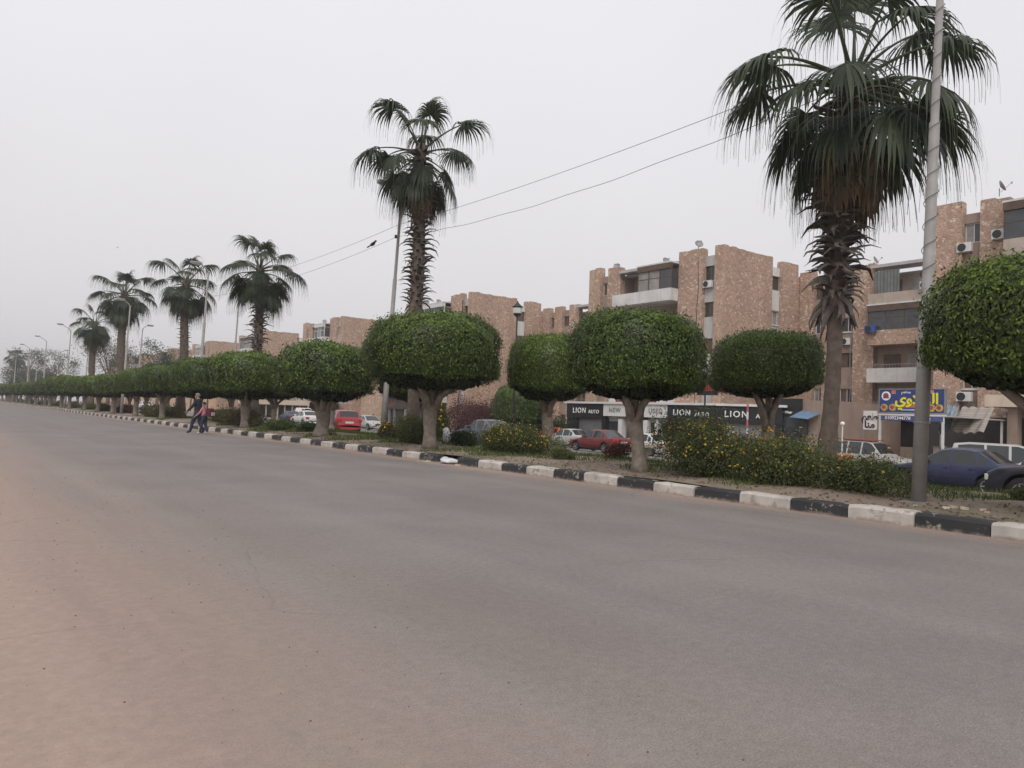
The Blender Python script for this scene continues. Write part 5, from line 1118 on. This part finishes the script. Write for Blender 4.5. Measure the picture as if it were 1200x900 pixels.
# ------------------------------------------------------------------ people
M_SKIN = plain('skin', (.36, .22, .16), .6, .1); M_HAIR = plain('dark_hair', (.03, .025, .022), .8); M_HAIRG = plain('grey_hair', (.17, .155, .14), .8)
M_NAVY = plain('navy_cloth', (.022, .026, .045), .9); M_JEAN = plain('dark_trousers', (.04, .045, .075), .9); M_PINK = plain('pink_cloth', (.52, .22, .23), .9); M_SHOE = plain('white_shoe', (.6, .58, .55), .7); M_SHOED = plain('dark_shoe', (.03, .03, .03), .7); M_BLK = plain('black_cloth', (.03, .03, .032), .9)
def person(name, loc, rz, label, J, scale, mats, hair, long_=False):
    """J: joint positions; one continuous skinned body, materials by nearest bone; mats = dict(head, torso, arm, leg, foot)"""
    T = thing(name, label, 'person', loc, rz)
    verts = []; rad = []; edges = []; bones = []; ix = {}
    def v(k, p, r_): ix[k] = len(verts); verts.append(Vector(p) * scale); rad.append(r_ * scale)
    RAD = dict(pelvis=.165, spine=.16, chest=.175, neck=.06, jaw=.075, head=.098, crown=.07, nose=.02, sh=.088, elbow=.062, wrist=.042, palm=.036, hip=.115, knee=.082, ankle=.062, heel=.045, toe=.038)
    order = ['pelvis', 'spine', 'chest', 'neck', 'jaw', 'head', 'crown']
    for k in order: v(k, J[k], RAD[k])
    v('nose', Vector(J['jaw']) + Vector((.115, 0, .04)), .016)
    for a, b in zip(order[:-1], order[1:]): edges.append((ix[a], ix[b])); bones.append((a, b, 'head' if a in ('neck', 'jaw', 'head') else 'torso'))
    edges.append((ix['jaw'], ix['nose'])); bones.append(('jaw', 'nose', 'head'))
    for s_ in 'LR':
        sg = 1 if s_ == 'L' else -1
        for k in ('sh', 'elbow', 'wrist', 'palm'): v(k + s_, J[k + s_], RAD[k])
        for a, b, g in (('chest', 'sh' + s_, 'torso'), ('sh' + s_, 'elbow' + s_, 'arm'), ('elbow' + s_, 'wrist' + s_, 'arm'), ('wrist' + s_, 'palm' + s_, 'head')): edges.append((ix[a], ix[b])); bones.append((a, b, g))
        pd = (Vector(J['palm' + s_]) - Vector(J['wrist' + s_])).normalized(); sd = Vector((0, 0, 1)).cross(pd); sd = sd.normalized() if sd.length > .1 else Vector((1, 0, 0)); dn = pd.cross(sd).normalized()
        for f_ in range(5):
            if f_ < 4: root = Vector(J['palm' + s_]) + sd * (.026 * (f_ - 1.5)) + pd * .03; ln = (.07, .08, .075, .058)[f_]; mid_ = root + pd * ln * .55 + dn * .012; tip = root + pd * ln + dn * .035
            else: root = Vector(J['palm' + s_]) + sd * .045; mid_ = root + sd * .02 + pd * .03; tip = mid_ + pd * .03 + sd * .005
            for q, (p_, r_) in enumerate(((root, .011), (mid_, .010), (tip, .008))): v('f%s%d%d' % (s_, f_, q), p_, r_)
            ks = ['palm' + s_] + ['f%s%d%d' % (s_, f_, q) for q in range(3)]
            for a, b in zip(ks[:-1], ks[1:]): edges.append((ix[a], ix[b])); bones.append((a, b, 'head'))
        for k in ('hip', 'knee', 'ankle', 'toe'): v(k + s_, J[k + s_], RAD[k])
        for a, b, g in (('pelvis', 'hip' + s_, 'torso2'), ('hip' + s_, 'knee' + s_, 'leg'), ('knee' + s_, 'ankle' + s_, 'leg'), ('ankle' + s_, 'toe' + s_, 'foot')): edges.append((ix[a], ix[b])); bones.append((a, b, g))
    me = bpy.data.meshes.new('tmp'); me.from_pydata([tuple(p) for p in verts], edges, []); ob = bpy.data.objects.new('tmp', me); col.objects.link(ob)
    md_ = ob.modifiers.new('s', 'SKIN'); md_.use_smooth_shade = True
    if not me.skin_vertices: me.skin_vertices.new()
    for i, sv in enumerate(me.skin_vertices[0].data): sv.radius = (rad[i], rad[i] * (.82 if i < 3 else 1)) ; sv.use_root = (i == 0)
    ss = ob.modifiers.new('d', 'SUBSURF'); ss.levels = 1; ss.render_levels = 1
    bpy.context.view_layer.update(); bme = bpy.data.meshes.new_from_object(ob.evaluated_get(bpy.context.evaluated_depsgraph_get())); bpy.data.objects.remove(ob)
    bme.name = 'body'; bme.materials.clear(); names = ['head', 'torso', 'torso2', 'arm', 'leg', 'foot']
    for k in names: bme.materials.append(mats.get(k, mats['leg'] if k == 'torso2' else mats['torso']))
    bp = [(verts[ix[a]], verts[ix[b]], names.index(g)) for a, b, g in bones]
    for p in bme.polygons:
        c = p.center; best = 9; bi = 0
        for a, b, g in bp:
            ab = b - a; t = max(0, min(1, (c - a).dot(ab) / max(ab.length_squared, 1e-9))); d_ = (a + ab * t - c).length
            if d_ < best: best = d_; bi = g
        p.material_index = bi; p.use_smooth = True
    link(bpy.data.objects.new('body', bme), T)
    hc = Vector(J['head']) * scale; m = MB(); nu, nv = 14, 7
    for j in range(nv):
        ph = R(90) - R(118) * j / (nv - 1)
        for i in range(nu):
            th = 2 * math.pi * i / nu; front = math.cos(th) > .3; ph2 = max(ph, R(28)) if front else ph; m.v.append((hc.x - .012 * scale + .112 * scale * math.cos(ph2) * math.cos(th), hc.y + .102 * scale * math.cos(ph2) * math.sin(th), hc.z + .03 * scale + .108 * scale * math.sin(ph2)))
    for j in range(nv - 1):
        for i in range(nu): m.f.append((j * nu + i, (j + 1) * nu + i, (j + 1) * nu + (i + 1) % nu, j * nu + (i + 1) % nu))
    m.build('hair', hair, T, True)
    for sg in (-1, 1):
        MB().lathe((hc.x + .088 * scale, hc.y + sg * .034 * scale, hc.z - .012 * scale), [(.002, -.010), (.011, 0), (.002, .010)], 8).build('eye', M_HAIR, T); MB().lathe((hc.x - .01 * scale, hc.y + sg * .100 * scale, hc.z - .05 * scale), [(.004, 0), (.018, .02), (.02, .045), (.006, .062)], 8).build('ear', M_SKIN, T)
    MB().box(hc.x + .078 * scale, hc.x + .098 * scale, hc.y - .024 * scale, hc.y + .024 * scale, hc.z - .088 * scale, hc.z - .078 * scale).build('mouth', plain('lips', (.22, .09, .08), .6), T)
    return T
def walkJ(stride=.30, la=.25, ra=-.15, back=False):
    return dict(pelvis=(0, 0, .94), spine=(.01, 0, 1.12), chest=(.03, 0, 1.33), neck=(.05, 0, 1.49), jaw=(.075, 0, 1.555), head=(.08, 0, 1.63), crown=(.075, 0, 1.69),
        shL=(.03, .17, 1.41), elbowL=(.03 + la * .6, .24, 1.15), wristL=(.05 + la * 1.55, .22, .99), palmL=(.07 + la * 1.75, .21, .93), shR=(.03, -.17, 1.41), elbowR=(.02 + ra * .7, -.23, 1.14), wristR=(.06 + ra * .9, -.22, .90), palmR=(.08 + ra * .95, -.21, .83),
        hipL=(0, .09, .88), kneeL=(stride * .72, .09, .50), ankleL=(stride * 1.05, .09, .10), toeL=(stride * 1.05 + .17, .10, .045), hipR=(0, -.09, .88), kneeR=(-stride * .12, -.09, .47), ankleR=(-stride * .95, -.09, .13), toeR=(-stride * .95 + .15, -.10, .045))
hd = math.atan2(.75, -.66)
person('person', (9.75, 36.4, 0), hd, 'grey haired man in dark jacket and trousers walking across the avenue', walkJ(.27, .20, .02), 1.05, dict(head=M_SKIN, torso=M_NAVY, arm=M_NAVY, leg=M_JEAN, foot=M_SHOED), M_HAIRG)
person('person', (9.93, 36.0, 0), hd, 'child in a pink jacket walking beside the grey haired man', walkJ(.16, .22, .12), .83, dict(head=M_SKIN, torso=M_PINK, arm=M_PINK, leg=M_JEAN, foot=M_SHOE), M_HAIR)
T = thing('backpack', 'maroon backpack worn by the child in pink', 'backpack', (9.93, 36.0, 0), hd); MAR = plain('maroon_cloth', (.10, .02, .03), .9)
MB().box(-.38, -.13, -.16, .16, .80, 1.18).build('bag', MAR, T, bevel=.05); MB().box(-.44, -.383, -.11, .11, .84, 1.0).build('pocket', plain('grey_cloth', (.35, .36, .4), .9), T, bevel=.02)
for s_ in (-1, 1): MB().tube([(-.11, s_ * .09, 1.13), (.0, s_ * .10, 1.24), (.12, s_ * .10, 1.15), (.10, s_ * .11, .98), (-.11, s_ * .12, .88)], .016, 6).build('strap', MAR, T)
st = walkJ(.06, .05, .03)
DK = dict(head=M_SKIN, torso=M_BLK, arm=M_BLK, leg=M_BLK, foot=M_SHOED)
person('person', gl(37.5, 73.6), R(150), 'person in dark clothes standing between the silver sedan and the stone wall', st, .95, DK, M_HAIR)
person('person', gl(37.8, 71.4), R(220), 'second person in black beside the silver sedan', st, .98, dict(DK, torso=M_NAVY), M_HAIR)
person('person', gl(38.6, 19.45), R(250), 'person in black standing between the jeep and the restaurant post', st, .92, DK, M_HAIR)
person('person', (42.0, 18.2, gz(40, 18) + .12), R(180), 'person in dark shirt standing beside the blue tarpaulin', st, .98, dict(DK, torso=M_NAVY), M_HAIR)
# ------------------------------------------------------------------ dusty air
hz = MB().box(-1520, 1520, -1520, 1520, -3.0, 46.5).build('haze', None); hz.data.materials.clear()
hm = bpy.data.materials.new('dusty_air'); hm.use_nodes = True; hn = hm.node_tree; hn.nodes.remove(hn.nodes['Principled BSDF'])
pvn = hn.nodes.new('ShaderNodeVolumePrincipled'); pvn.inputs['Color'].default_value = (.93, .92, .93, 1); pvn.inputs['Density'].default_value = .0007; pvn.inputs['Anisotropy'].default_value = .3
hn.links.new(pvn.outputs[0], hn.nodes['Material Output'].inputs['Volume']); hz.data.materials.append(hm); tag(hz, 'thin dusty air over the avenue', None, kind='stuff')
